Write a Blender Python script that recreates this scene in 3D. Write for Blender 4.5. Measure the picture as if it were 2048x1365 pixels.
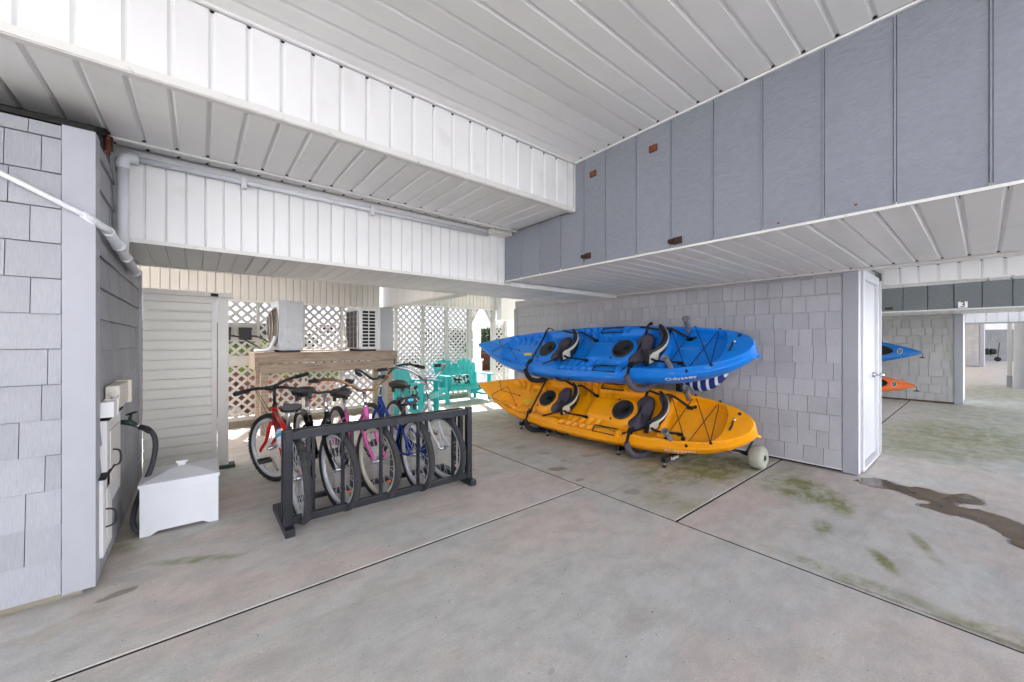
import bpy, bmesh, math, random
import numpy as np
from mathutils import Vector, Matrix
R = math.radians
random.seed(7)
scn = bpy.context.scene
for o in list(bpy.data.objects): bpy.data.objects.remove(o)
COL = scn.collection

# ------------------------------------------------------------------ camera, sky, sun, exposure
cam = bpy.data.objects.new('camera', bpy.data.cameras.new('camera')); COL.objects.link(cam)
cam.location = (0, 0, 1.305); cam.rotation_euler = (R(90), 0, R(50.8 - 90))
cam.data.sensor_width = 36; cam.data.lens = 13.535; cam.data.clip_start = 0.05; cam.data.clip_end = 600
scn.camera = cam
SUN_EL, SUN_AZ = R(47), R(20)
w = bpy.data.worlds.new('World'); scn.world = w; w.use_nodes = True
nt = w.node_tree; nt.nodes.clear()
sky = nt.nodes.new('ShaderNodeTexSky'); sky.sky_type = 'NISHITA'; sky.sun_disc = False
sky.sun_elevation = SUN_EL; sky.sun_rotation = SUN_AZ; sky.air_density = 0.7; sky.dust_density = 6.0; sky.ozone_density = 0.5
bg = nt.nodes.new('ShaderNodeBackground'); bg.inputs['Strength'].default_value = 0.10
ow = nt.nodes.new('ShaderNodeOutputWorld')
nt.links.new(sky.outputs[0], bg.inputs[0]); nt.links.new(bg.outputs[0], ow.inputs[0])
sl = bpy.data.lights.new('sun', 'SUN'); sl.energy = 5.0; sl.angle = R(0.6); sl.color = (1, .975, .94)
so = bpy.data.objects.new('sun', sl); COL.objects.link(so)
sv = Vector((math.sin(SUN_AZ) * math.cos(SUN_EL), math.cos(SUN_AZ) * math.cos(SUN_EL), math.sin(SUN_EL)))
so.rotation_euler = sv.to_track_quat('Z', 'Y').to_euler(); so.location = (0, 20, 20)
scn.view_settings.view_transform = 'Standard'; scn.view_settings.look = 'None'
scn.view_settings.exposure = 2.38; scn.view_settings.gamma = 1.0
cy = scn.cycles
cy.use_denoising = True; cy.use_adaptive_sampling = True; cy.adaptive_threshold = .03; cy.max_bounces = 6; cy.diffuse_bounces = 4; cy.glossy_bounces = 3
cy.transmission_bounces = 4; cy.sample_clamp_indirect = 6; cy.caustics_reflective = False; cy.caustics_refractive = False

# ------------------------------------------------------------------ materials
def lin(c):
    return tuple((x / 12.92 if x <= .04045 else ((x + .055) / 1.055) ** 2.4) for x in c) + (1,)
def s255(r, g, b): return lin((r / 255, g / 255, b / 255))
MATS = {}
class NT:
    def __init__(s, name):
        s.m = bpy.data.materials.new(name); s.m.use_nodes = True; s.t = s.m.node_tree; s.t.nodes.clear()
        s.out = s.n('ShaderNodeOutputMaterial'); s.b = s.n('ShaderNodeBsdfPrincipled'); s.l(s.b.outputs[0], s.out.inputs[0])
        MATS[name] = s.m
    def n(s, k, **kw):
        x = s.t.nodes.new(k)
        for a, v in kw.items(): setattr(x, a, v)
        return x
    def l(s, a, b): s.t.links.new(a, b)
    def pos(s, sc=(1, 1, 1)):
        if not hasattr(s, '_g'): s._g = s.n('ShaderNodeNewGeometry')
        m = s.n('ShaderNodeMapping'); m.inputs['Scale'].default_value = sc; s.l(s._g.outputs['Position'], m.inputs[0]); return m.outputs[0]
    def noise(s, scale, detail=4, sc=(1, 1, 1), rough=.55, dist=0):
        n = s.n('ShaderNodeTexNoise'); n.inputs['Scale'].default_value = scale; n.inputs['Detail'].default_value = detail
        n.inputs['Roughness'].default_value = rough; n.inputs['Distortion'].default_value = dist
        s.l(s.pos(sc), n.inputs['Vector']); return n.outputs['Fac']
    def ramp(s, f, a, b, ca=(0, 0, 0, 1), cb=(1, 1, 1, 1)):
        r = s.n('ShaderNodeValToRGB'); e = r.color_ramp.elements; e[0].position = a; e[1].position = b; e[0].color = ca; e[1].color = cb
        s.l(f, r.inputs[0]); return r.outputs[0]
    def mix(s, f, a, b, mode='MIX'):
        x = s.n('ShaderNodeMix', data_type='RGBA', blend_type=mode)
        for sock, v in ((x.inputs[0], f), (x.inputs[6], a), (x.inputs[7], b)):
            if isinstance(v, (int, float)): sock.default_value = v
            elif isinstance(v, tuple): sock.default_value = v
            else: s.l(v, sock)
        return x.outputs[2]
    def math(s, op, a, b=0.0, clamp=False):
        x = s.n('ShaderNodeMath', operation=op); x.use_clamp = clamp
        for i, v in enumerate((a, b)):
            if isinstance(v, (int, float)): x.inputs[i].default_value = v
            else: s.l(v, x.inputs[i])
        return x.outputs[0]
    def blob(s, x, y, rx, ry, ang=0):
        """soft elliptical patch on the floor (a stain with a shape of its own)"""
        m = s.n('ShaderNodeMapping', vector_type='TEXTURE'); m.inputs['Location'].default_value = (x, y, 0)
        m.inputs['Rotation'].default_value = (0, 0, ang); m.inputs['Scale'].default_value = (rx, ry, 1e6)
        s.pos(); s.l(s._g.outputs['Position'], m.inputs[0])
        v = s.n('ShaderNodeVectorMath', operation='LENGTH'); s.l(m.outputs[0], v.inputs[0])
        r = s.n('ShaderNodeMapRange'); r.interpolation_type = 'SMOOTHSTEP'; r.inputs[1].default_value = 1; r.inputs[2].default_value = .2
        r.inputs[3].default_value = 0; r.inputs[4].default_value = 1; s.l(v.outputs['Value'], r.inputs[0]); return r.outputs[0]
    def bump(s, f, strength=.3, dist=.01):
        b = s.n('ShaderNodeBump'); b.inputs['Strength'].default_value = strength; b.inputs['Distance'].default_value = dist
        s.l(f, b.inputs['Height'])
        if hasattr(s, '_bn'): s.l(s._bn, b.inputs['Normal'])
        s._bn = b.outputs[0]; s.l(s._bn, s.b.inputs['Normal'])
    def set(s, col=None, rough=None, metal=None, spec=None):
        if col is not None:
            if isinstance(col, tuple): s.b.inputs['Base Color'].default_value = col
            else: s.l(col, s.b.inputs['Base Color'])
        if rough is not None:
            if isinstance(rough, (int, float)): s.b.inputs['Roughness'].default_value = rough
            else: s.l(rough, s.b.inputs['Roughness'])
        if metal is not None: s.b.inputs['Metallic'].default_value = metal
        if spec is not None: s.b.inputs['Specular IOR Level'].default_value = spec
        return s.m
def mul(c, k): return (c[0] * k, c[1] * k, c[2] * k, 1)
def simple(name, col, rough=.5, metal=0, var=.12, scale=6, bump=0, bscale=80, rnd=0, dirt=None, sc=(1, 1, 1)):
    t = NT(name)
    c = t.mix(t.ramp(t.noise(scale, 5, sc), .3, .7), mul(col, 1 - var), mul(col, 1 + var))
    if rnd:
        oi = t.n('ShaderNodeObjectInfo'); f = t.math('ADD', t.math('MULTIPLY', oi.outputs['Random'], 2 * rnd), 1 - rnd)
        c = t.mix(1.0, c, f, 'MULTIPLY')
    if dirt: c = t.mix(t.ramp(t.noise(dirt[1], 8, rough=.65), dirt[2], dirt[3]), c, dirt[0])
    t.set(c, rough, metal)
    if bump: t.bump(t.noise(bscale, 4, sc), bump, .004)
    return t.m
# surfaces of the building
simple('white_vinyl', s255(234, 234, 232), .42, var=.02, scale=3, rnd=.03, dirt=(s255(216, 214, 208), 2.2, .58, .9))
simple('white_fascia', s255(236, 236, 235), .4, var=.02, scale=3, rnd=.025, dirt=(s255(214, 210, 200), 2.0, .55, .85))
simple('old_trim', s255(222, 221, 216), .5, var=.04, scale=9, dirt=(s255(150, 142, 128), 16, .6, .78))
simple('cream_fascia', s255(226, 223, 217), .45, var=.03, scale=4, rnd=.03)
simple('cream_siding', s255(230, 229, 220), .45, var=.02, scale=3, rnd=.015)
simple('white_paint', s255(232, 232, 232), .4, var=.02, scale=5)
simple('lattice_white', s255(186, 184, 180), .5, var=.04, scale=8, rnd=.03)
simple('pipe_white', s255(226, 228, 232), .3, var=.03, scale=12)
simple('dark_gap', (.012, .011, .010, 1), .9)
def shingle(name, col):
    t = NT(name)
    g = t.noise(9, 5, (26, 26, 1.2), .6)
    c = t.mix(t.ramp(g, .3, .7), mul(col, .90), mul(col, 1.07))
    oi = t.n('ShaderNodeObjectInfo'); c = t.mix(1.0, c, t.math('ADD', t.math('MULTIPLY', oi.outputs['Random'], .15), .925), 'MULTIPLY')
    c = t.mix(t.ramp(t.noise(1.6, 7, rough=.65), .50, .80), c, mul(col, .80))
    t.set(c, .62); t.bump(g, .35, .006)
shingle('shingle_dimmed', s255(160, 162, 167)); shingle('shingle_grey', s255(180, 180, 185)); shingle('shingle_warm', s255(184, 183, 181))  # first colour is a darker copy of the grey, offsetting strong front light
simple('corner_grey', s255(164, 166, 173), .5, var=.03, scale=8)
def greypanel(name, col):
    t = NT(name)
    n1 = t.noise(9, 8, (2.2, 2.2, 4), .66, .3); n2 = t.noise(60, 4)
    c = t.mix(t.ramp(n1, .35, .7), mul(col, .92), mul(col, 1.06))
    c = t.mix(t.ramp(t.noise(2.4, 8, rough=.7), .62, .82), c, mul(col, .74))
    oi = t.n('ShaderNodeObjectInfo'); c = t.mix(1.0, c, t.math('ADD', t.math('MULTIPLY', oi.outputs['Random'], .08), .96), 'MULTIPLY')
    t.set(c, .5); t.bump(n1, .55, .012); t.bump(n2, .3, .004)
greypanel('grey_panel', s255(137, 141, 150)); greypanel('dark_panel', s255(112, 118, 122))
simple('rust', s255(112, 58, 32), .8, var=.4, scale=30); simple('dark_rust', s255(58, 38, 30), .75, var=.3, scale=40)
def wood(name, a, b):
    t = NT(name)
    n1 = t.noise(2.5, 6, (1.2, 14, 14), .6, 1.5); n2 = t.noise(3, 3)
    c = t.mix(t.ramp(n1, .3, .72), a, b); c = t.mix(t.ramp(n2, .45, .75), c, mul(b, .72))
    t.set(c, .8); t.bump(n1, .5, .006)
wood('raw_wood', s255(122, 100, 84), s255(192, 176, 158)); wood('sill_wood', s255(120, 112, 92), s255(158, 150, 130))
# concrete
def concrete(name, base, pink, algae_blobs, stain_blobs, algae_k=1.0):
    t = NT(name)
    big = t.noise(.9, 6, (.8, 1.3, 1), .58, .5); mid = t.noise(4.5, 10, (1, 1.4, 1), .72, .2); fine = t.noise(130, 2); sp = t.noise(42, 2)
    c = t.mix(t.ramp(big, .43, .57), base, pink)
    c = t.mix(t.math('MULTIPLY', t.ramp(mid, .47, .64), .50), c, mul(base, .66))
    c = t.mix(t.math('MULTIPLY', t.ramp(mid, .34, .48, (1, 1, 1, 1), (0, 0, 0, 1)), .34), c, mul(base, 1.22))
    st = t.noise(1.8, 9, (.45, 2.4, 1), .72, .5)
    c = t.mix(t.math('MULTIPLY', t.ramp(st, .50, .68), .46), c, mul(pink, .64))
    c = t.mix(t.math('MULTIPLY', t.ramp(fine, .40, .66), .34), c, mul(base, .55))
    c = t.mix(t.math('MULTIPLY', t.ramp(sp, .69, .74), .6), c, mul(base, .30))
    c = t.mix(t.math('MULTIPLY', t.ramp(sp, .25, .30, (1, 1, 1, 1), (0, 0, 0, 1)), .5), c, mul(base, 1.4))
    an = t.ramp(t.noise(4.5, 9, (1, 1.6, 1), .74, .25), .42, .60)
    acc = None
    for b in algae_blobs:
        k = t.math('MULTIPLY', t.blob(*b[:5]), b[5]); acc = k if acc is None else t.math('MAXIMUM', acc, k)
    if acc is not None:
        f = t.math('MULTIPLY', t.math('MULTIPLY', acc, an), algae_k, True); c = t.mix(f, c, (.19, .195, .055, 1)); c = t.mix(t.math('MULTIPLY', acc, .30, True), c, (.26, .27, .12, 1))
    if stain_blobs:
        nz = t.math('MULTIPLY', t.math('SUBTRACT', t.noise(8, 7, rough=.65), .5), 3.2)
        for b in stain_blobs:
            k = t.ramp(t.math('ADD', t.blob(*b[:5]), t.math('MULTIPLY', nz, .8)), .42, .75)
            k = t.math('MULTIPLY', k, t.ramp(t.blob(b[0], b[1], b[2] * 1.7, b[3] * 1.7, b[4]), .0, .35))
            c = t.mix(t.math('MULTIPLY', k, b[6]), c, b[5])
    c = t.mix(t.math('MULTIPLY', t.ramp(t.noise(.7, 8, (1, 1, 1), .7, .4), .56, .72), .35), c, s255(150, 132, 112))
    t.set(c, t.math('ADD', t.math('MULTIPLY', mid, .35), .42), spec=.4); t.bump(fine, .3, .002); t.bump(mid, .25, .007)
CB, CP = s255(205, 204, 197), s255(215, 201, 191)
BR = s255(112, 92, 74)
concrete('concrete', CB, CP,
         [(.0, 2.97, .35, .06, -.5, .8), (-.35, 3.5, .12, .3, 0, .6), (3.42, 4.98, .5, .6, 0, .5)],
         [(1.08, 1.08, .035, .02, .2, s255(150, 120, 60), .35), (-.47, 2.67, .3, .12, .4, s255(170, 150, 120), .25), (-.32, 2.82, .14, .05, .3, s255(95, 88, 78), .6)])
concrete('concrete_mossy', mul(CB, .97), s255(202, 194, 180),
         [(4.1, 2.5, .9, .9, 0, .9), (4.1, 1.8, .9, .55, 0, 1.5), (4.5, 1.6, .55, .30, 0, 1.3), (3.6, 2.0, .6, .6, 0, .8), (4.1, 3.4, .8, .8, 0, .7), (3.0, 1.7, .3, .6, 0, .5), (3.5, 5.0, .5, .7, 0, .5), (4.2, 5.3, .7, .6, 0, .6)],
         [(2.86, 2.75, .17, .11, -.5, s255(128, 100, 78), .7), (3.07, 3.61, .14, .12, 0, BR, .3), (3.13, 3.23, .13, .06, -.4, s255(104, 98, 74), .5), (3.1, 2.9, .09, .05, 0, BR, .4), (3.46, 2.84, .2, .07, -.6, BR, .4), (2.91, 1.92, .15, .09, 0, s255(110, 96, 82), .4), (2.76, 2.4, .10, .04, 0, BR, .5)])
concrete('concrete_right', CB, s255(210, 195, 184),
         [(4.17, 1.04, .55, .30, .3, 1.4), (4.03, .80, .42, .2, .4, 1.4), (4.3, 1.2, .8, .25, 0, .7), (3.4, .72, .22, .08, .2, 1.1), (3.14, .37, .22, .06, .5, 1.2), (3.57, .24, .32, .05, .35, 1.1), (2.78, .5, .10, .6, 0, .7), (2.75, -.1, .12, .4, 0, .8)],
         [(2.71, .1, .03, .9, 0, s255(90, 84, 66), .45)])
concrete('concrete_far', mul(CB, .98), s255(202, 200, 186),
         [(7.0, .4, 1.2, .9, 0, .9), (8.2, .1, 2.0, 1.2, 0, 1.2), (7.6, -.3, 1.2, 1.0, 0, 1.0), (11, -.3, 3.0, 1.6, 0, .6), (15.5, -.4, 3.0, 1.6, 0, .8)], [], .62)
# things
simple('rack_metal', s255(44, 46, 52), .38, .35, var=.1, scale=20)
simple('black_plastic', s255(30, 30, 32), .5, var=.15, scale=20); simple('black_rubber', s255(34, 34, 36), .75, var=.15, scale=30, bump=.2, bscale=120)
simple('tyre', s255(52, 52, 54), .85, var=.2, scale=40, bump=.4, bscale=140)
simple('cream_tyre', s255(214, 206, 186), .7, var=.05)
simple('chrome', s255(200, 200, 205), .18, 1, var=.05, scale=20); simple('steel', s255(176, 178, 184), .35, .9, var=.08, scale=20)
simple('rim_silver', s255(214, 216, 222), .3, .15, var=.05, scale=30)
simple('old_brass', s255(150, 118, 84), .4, .8, var=.2, scale=30)
for nm, c in (('red_paint', (198, 22, 26)), ('black_paint', (22, 22, 25)), ('pink_paint', (226, 104, 172)), ('blue_paint', (22, 58, 150)), ('white_gloss', (228, 226, 226))):
    simple(nm, s255(*c), .25, var=.04, scale=15)
simple('saddle', s255(28, 27, 28), .45, var=.15, scale=30); simple('sticker_blue', s255(60, 160, 200), .4)
def rotomold(name, col):
    t = NT(name)
    c = t.mix(t.ramp(t.noise(3, 5), .35, .7), mul(col, .93), mul(col, 1.04)); c = t.mix(t.ramp(t.noise(22, 6, rough=.7), .62, .8), c, mul(col, .86))
    scf = t.ramp(t.noise(38, 4, (1, .06, 1), .7), .60, .70); c = t.mix(t.math('MULTIPLY', scf, .22), c, (.75, .75, .72, 1)); c = t.mix(t.math('MULTIPLY', t.ramp(t.noise(2.6, 7, rough=.7), .55, .8), .3), c, mul(col, .6))
    t.set(c, t.math('ADD', t.math('MULTIPLY', t.noise(14, 4), .25), .24)); t.bump(t.noise(150, 3), .12, .002)
rotomold('kayak_blue', s255(0, 126, 226)); rotomold('kayak_yellow', s255(255, 166, 0)); rotomold('kayak_teal', s255(18, 110, 186)); rotomold('kayak_orange', s255(232, 112, 48))
simple('pad_purple', s255(82, 76, 90), .85, var=.14, scale=60, bump=.3, bscale=220); simple('pad_black', s255(32, 33, 38), .8, var=.15, scale=60, bump=.2, bscale=200)
simple('pad_white', s255(214, 210, 196), .7, var=.06); simple('webbing', s255(22, 22, 24), .8, var=.2, scale=80); simple('cord', s255(30, 26, 34), .7)
simple('hatch_black', s255(38, 38, 42), .55, var=.12, scale=40); simple('grey_tube', s255(122, 120, 124), .5, var=.12, scale=30); simple('deep_black', s255(10, 10, 12), .6)
simple('label_yellow', s255(214, 190, 40), .5); simple('text_white', s255(240, 240, 240), .4); simple('text_black', s255(18, 18, 18), .5)
simple('beach_wheel', s255(168, 170, 156), .6, var=.08, scale=18)
simple('stripe_navy', s255(20, 44, 116), .7); simple('stripe_white', s255(214, 224, 236), .7); simple('bag_blue', s255(18, 28, 130), .7)
simple('teal', s255(40, 184, 184), .45, var=.06, scale=9, rnd=.03)
t = NT('pillow_print'); v = t.n('ShaderNodeTexVoronoi'); v.inputs['Scale'].default_value = 17; t.l(t.pos(), v.inputs['Vector'])
t.set(t.mix(t.ramp(v.outputs['Distance'], .50, .56), t.mix(t.ramp(v.outputs['Color'], .3, .5), s255(226, 228, 222), s255(150, 205, 198)), s255(44, 52, 62)), .85)
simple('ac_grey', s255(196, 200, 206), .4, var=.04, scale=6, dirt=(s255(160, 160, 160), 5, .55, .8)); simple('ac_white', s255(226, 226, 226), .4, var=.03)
simple('coil', s255(96, 84, 70), .6, .3, var=.25, scale=30, sc=(1, 30, 1)); simple('chest_white', s255(226, 229, 234), .45, var=.03, scale=6)
simple('hose', s255(58, 60, 66), .6, var=.15, scale=30); simple('spigot', s255(52, 74, 62), .5, .3, var=.25, scale=30); simple('box_cream', s255(222, 217, 204), .5, var=.05)
simple('green_shoe', s255(38, 66, 54), .6, var=.2, scale=25); simple('terracotta', s255(128, 84, 66), .8, var=.15, scale=12); simple('brown_pot', s255(96, 62, 46), .75, var=.2, scale=10)
simple('house_white', s255(226, 230, 238), .5, var=.03); simple('bark', s255(92, 76, 60), .9, var=.25, scale=20, bump=.5); simple('cart_green', s255(30, 40, 34), .6)
simple('painted_column', s255(182, 184, 190), .6, var=.05, scale=3)
def leafmat(name, a, b):
    t = NT(name); oi = t.noise(9, 3)
    t.set(t.mix(t.ramp(oi, .3, .7), a, b), .55); t.b.inputs['Transmission Weight'].default_value = 0
leafmat('leaf_bright', (.07, .13, .02, 1), (.16, .24, .03, 1)); leafmat('leaf_dark', (.02, .045, .015, 1), (.06, .10, .025, 1))
t = NT('paver'); b = t.n('ShaderNodeTexBrick'); t.l(t.pos((1, 1, 1)), b.inputs['Vector']); b.inputs['Scale'].default_value = 1.0
b.inputs['Brick Width'].default_value = .2; b.inputs['Row Height'].default_value = .1; b.inputs['Mortar Size'].default_value = .005
b.inputs['Color1'].default_value = s255(190, 180, 174); b.inputs['Color2'].default_value = s255(204, 196, 190); b.inputs['Mortar'].default_value = s255(120, 110, 102)
t.set(b.outputs['Color'], .85); t.bump(b.outputs['Fac'], .3, .004)
simple('asphalt', (.10, .10, .10, 1), .9, var=.2, scale=3, bump=.3, bscale=60); simple('driveway_concrete', s255(174, 174, 174), .85, var=.1, scale=2)
t = NT('puddle_water'); t.set(t.mix(t.ramp(t.noise(5, 4), .4, .7), (.105, .068, .040, 1), (.17, .122, .080, 1)), .08, spec=.25)
t = NT('wet_edge'); t.set(t.mix(t.ramp(t.noise(20, 5), .4, .6), (.17, .155, .135, 1), (.28, .265, .245, 1)), .4)
M = MATS

# ------------------------------------------------------------------ mesh helpers
class MB:
    def __init__(s): s.v = []; s.f = []; s.sm = []
    def add(s, vs, fs, smooth=False):
        o = len(s.v); s.v += [tuple(v) for v in vs]; s.f += [tuple(i + o for i in f) for f in fs]; s.sm += [smooth] * len(fs); return s
    def box(s, x0, x1, y0, y1, z0, z1, T=None):
        vs = [Vector((x, y, z)) for z in (z0, z1) for y in (y0, y1) for x in (x0, x1)]
        if T: vs = [T @ v for v in vs]
        return s.add(vs, [(0, 2, 3, 1), (4, 5, 7, 6), (0, 1, 5, 4), (2, 6, 7, 3), (0, 4, 6, 2), (1, 3, 7, 5)])
    def bar(s, a, b, wd, th, up=(0, 0, 1)):
        a = Vector(a); b = Vector(b); d = (b - a); L = d.length; d.normalize(); u = Vector(up)
        sx = d.cross(u)
        if sx.length < 1e-4: sx = d.cross(Vector((1, 0, 0)))
        sx.normalize(); u = sx.cross(d)
        T = Matrix((sx, d, u)).transposed().to_4x4(); T.translation = a
        return s.box(-wd / 2, wd / 2, 0, L, -th / 2, th / 2, T)
    def tube(s, pts, r, n=8, closed=False, caps=True):
        P = [Vector(p) for p in pts]; m = len(P); rr = r if isinstance(r, (list, tuple)) else [r] * m
        ref = None; vs = []
        for i in range(m):
            if closed: d = P[(i + 1) % m] - P[i - 1]
            else: d = P[min(i + 1, m - 1)] - P[max(i - 1, 0)]
            d.normalize()
            if ref is None:
                ref = d.orthogonal().normalized()
            else:
                ref = (ref - d * ref.dot(d))
                ref = ref.normalized() if ref.length > 1e-6 else d.orthogonal().normalized()
            q = d.cross(ref)
            for k in range(n):
                a = 2 * math.pi * k / n; vs.append(P[i] + (ref * math.cos(a) + q * math.sin(a)) * rr[i])
        fs = []
        for i in range(m if closed else m - 1):
            j = (i + 1) % m
            for k in range(n): k2 = (k + 1) % n; fs.append((i * n + k, i * n + k2, j * n + k2, j * n + k))
        s.add(vs, fs, True)
        if caps and not closed:
            o = len(s.v) - len(vs); s.f.append(tuple(o + k for k in range(n))[::-1]); s.sm.append(False)
            s.f.append(tuple(o + (m - 1) * n + k for k in range(n))); s.sm.append(False)
        return s
    def lathe(s, prof, T, n=24, smooth=True):
        """prof (r, h) turned about local z of T"""
        vs = [T @ Vector((r * math.cos(2 * math.pi * k / n), r * math.sin(2 * math.pi * k / n), h)) for r, h in prof for k in range(n)]
        fs = [(i * n + k, i * n + (k + 1) % n, (i + 1) * n + (k + 1) % n, (i + 1) * n + k) for i in range(len(prof) - 1) for k in range(n)]
        return s.add(vs, fs, smooth)
    def prism(s, poly, d0, d1, T):
        """poly in local xy, extruded along z"""
        n = len(poly); vs = [T @ Vector((x, y, d0)) for x, y in poly] + [T @ Vector((x, y, d1)) for x, y in poly]
        return s.add(vs, [tuple(range(n))[::-1], tuple(range(n, 2 * n))] + [(i, (i + 1) % n, (i + 1) % n + n, i + n) for i in range(n)])
    def mesh(s, name, mat):
        me = bpy.data.meshes.new(name); me.from_pydata(s.v, [], s.f); me.materials.append(M[mat])
        me.polygons.foreach_set('use_smooth', s.sm); me.update(); return me
    def build(s, name, mat, parent=None, world=False, bevel=0):
        me = s.mesh(name, mat)
        if bevel:
            bm = bmesh.new(); bm.from_mesh(me); bmesh.ops.remove_doubles(bm, verts=bm.verts, dist=1e-5)
            bmesh.ops.bevel(bm, geom=bm.edges[:], offset=bevel, segments=2, affect='EDGES', profile=.6, clamp_overlap=True); bm.to_mesh(me); bm.free()
        return obj(name, me, parent, world)
def obj(name, me, parent=None, world=False, T=None):
    o = bpy.data.objects.new(name, me); COL.objects.link(o)
    if parent:
        o.parent = parent
        if world: o.matrix_parent_inverse = WM.get(parent.name, Matrix()).inverted()
    if T is not None: o.matrix_basis = T
    return o
WM = {}
def tag(o, label=None, cat=None, group=None, kind=None):
    for k, v in (('label', label), ('category', cat), ('group', group), ('kind', kind)):
        if v: o[k] = v
    return o
def thing(name, label, cat, loc=(0, 0, 0), rz=0, group=None, T=None):
    o = bpy.data.objects.new(name, None); COL.objects.link(o); o.empty_display_size = .1
    o.matrix_basis = T if T is not None else Matrix.Translation(loc) @ Matrix.Rotation(rz, 4, 'Z')
    WM[o.name] = o.matrix_basis.copy(); return tag(o, label, cat, group)
def struct(name, label=None, loc=(0, 0, 0)):
    o = thing(name, None, None, loc); o['kind'] = 'structure'
    if label: o['label'] = label
    return o
def part(name, mat, parent, *boxes, world=True, bevel=0):
    m = MB()
    for b in boxes: m.box(*b)
    return m.build(name, mat, parent, world, bevel)
def basis(ax, ay, az, loc):
    T = Matrix((Vector(ax), Vector(ay), Vector(az))).transposed().to_4x4(); T.translation = Vector(loc); return T
def crd(name, me, parent, T): return obj(name, me, parent, True, T)
def smooth_path(pts, sub=6, closed=False):
    P = [Vector(p) for p in pts]; out = []; n = len(P)
    for i in range(n if closed else n - 1):
        p0 = P[i - 1] if (i > 0 or closed) else P[0]; p1 = P[i]; p2 = P[(i + 1) % n]; p3 = P[(i + 2) % n] if (i + 2 < n or closed) else P[n - 1]
        for k in range(sub):
            t = k / sub
            out.append(.5 * ((2 * p1) + (p2 - p0) * t + (2 * p0 - 5 * p1 + 4 * p2 - p3) * t * t + (3 * p1 - p0 - 3 * p2 + p3) * t ** 3))
    if not closed: out.append(P[-1])
    return out
def circle(c, r, ax, ay, n=24):
    c = Vector(c); ax = Vector(ax); ay = Vector(ay)
    return [c + ax * (r * math.cos(2 * math.pi * k / n)) + ay * (r * math.sin(2 * math.pi * k / n)) for k in range(n)]
def textmesh(s, size, mat):
    cu = bpy.data.curves.new('lettering', 'FONT'); cu.body = s; cu.size = size; cu.extrude = .0008; cu.align_x = 'CENTER'; cu.align_y = 'CENTER'
    o = bpy.data.objects.new('lettering', cu); COL.objects.link(o); dg = bpy.context.evaluated_depsgraph_get()
    me = bpy.data.meshes.new_from_object(o.evaluated_get(dg)); bpy.data.objects.remove(o); me.materials.clear(); me.materials.append(M[mat]); return me
# a run of alike grooved panels: one shared mesh, one object per panel
def panels(parent, name, mat, org, across, normal, p, n, length, th=.020, lip=.015, i0=0, off=0, ends=None):
    ac = Vector(across); nz = Vector(normal); ln = nz.cross(ac)
    m = MB(); a, b = lip, p - lip
    m.prism([(0, -th), (p - .0006, -th), (p - .0006, -th * .8), (b, 0), (a, 0), (0, -th * .8)], 0, length, basis((1, 0, 0), (0, 0, 1), (0, -1, 0), (0, length, 0)))
    me = m.mesh(name, mat)
    org = Vector(org)
    if ends:  # near-black blocks in the closed grooves stand in for cavity shade
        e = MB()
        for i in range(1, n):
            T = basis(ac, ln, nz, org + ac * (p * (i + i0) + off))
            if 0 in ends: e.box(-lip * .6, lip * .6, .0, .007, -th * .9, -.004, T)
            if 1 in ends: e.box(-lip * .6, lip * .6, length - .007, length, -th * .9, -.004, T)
        tag(e.build('groove_end_shade', 'dark_gap', parent, True), kind='stuff')
    for i in range(n):
        # small sag and misalignment of every panel
        dz = random.uniform(-.0012, .0012); rot = Matrix.Rotation(random.uniform(-.004, .004), 4, 'Y')
        crd(name, me, parent, basis(ac, ln, nz, org + ac * (p * (i + i0) + off) + nz * dz) @ rot)
# shingles: wedge, thicker at the butt
def shingles(parent, org, along, normal, length, z0, z1, course, mat, rng, wlo=.11, whi=.20, cap=300, near_first=True, gap=.0034):
    al = Vector(along); nz = Vector(normal); org = Vector(org)
    m = MB(); h = course - gap
    vs = [(0, 0, 0), (1, 0, 0), (1, 0, .022), (0, 0, .022), (0, h, 0), (1, h, 0), (1, h, .010), (0, h, .010)]
    m.add(vs, [(0, 1, 2, 3), (4, 7, 6, 5), (3, 2, 6, 7), (0, 4, 5, 1), (0, 3, 7, 4), (1, 5, 6, 2)])
    me = m.mesh('shingle', mat); rest = MB(); up = Vector((0, 0, 1)); flip = al.cross(up).dot(nz) < 0
    lst = []; z = z0; r = 0
    while z < z1 - .01:
        a = -rng.uniform(0, .1)
        while a < length - .005:
            wd = rng.choice((wlo, wlo, (wlo + whi) / 2, whi, whi * 1.05)) * rng.uniform(.9, 1.1)
            b0 = max(a, 0); b1 = min(a + wd, length)
            if length - b1 < .04: b1 = length
            if b1 - b0 > .012: lst.append((b0, b1, z, min(1, (z1 - z) / h)))
            a = b1 if b1 == length else a + wd
        z += course; r += 1
    if near_first: lst.sort(key=lambda q: q[0])
    for i, (b0, b1, z, hs) in enumerate(lst):
        wd = b1 - b0 - gap * .9; zz = z + rng.uniform(-.0012, .0012); pj = rng.uniform(0, .0015)
        A = -al if flip else al; o = org + al * ((b1 - .002) if flip else (b0 + .002)) + up * zz + nz * pj
        T = basis(A * wd, up * hs, nz, o)
        if i < cap: crd('shingle', me, parent, T)
        else: rest.add([T @ Vector(q) for q in vs], m.f)
    if rest.v: tag(rest.build('shingle_rows', mat, parent, True), kind='stuff')

# ------------------------------------------------------------------ the setting
FYE, LXE = -1.5, -3.0
CEIL, G, F1Y, S1Z, B1Y, F2Y, S2Z, SBY = 2.987, 2.768, 2.457, 2.533, 3.33, 3.53, 1.958, 4.59
KW, KEND, KC, CX2, LSZ = 4.95, 5.97, .783, 6.14, 1.998
LWY, RWX = 2.93, -.414
LATL, LATR = 7.12, 7.66
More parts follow.
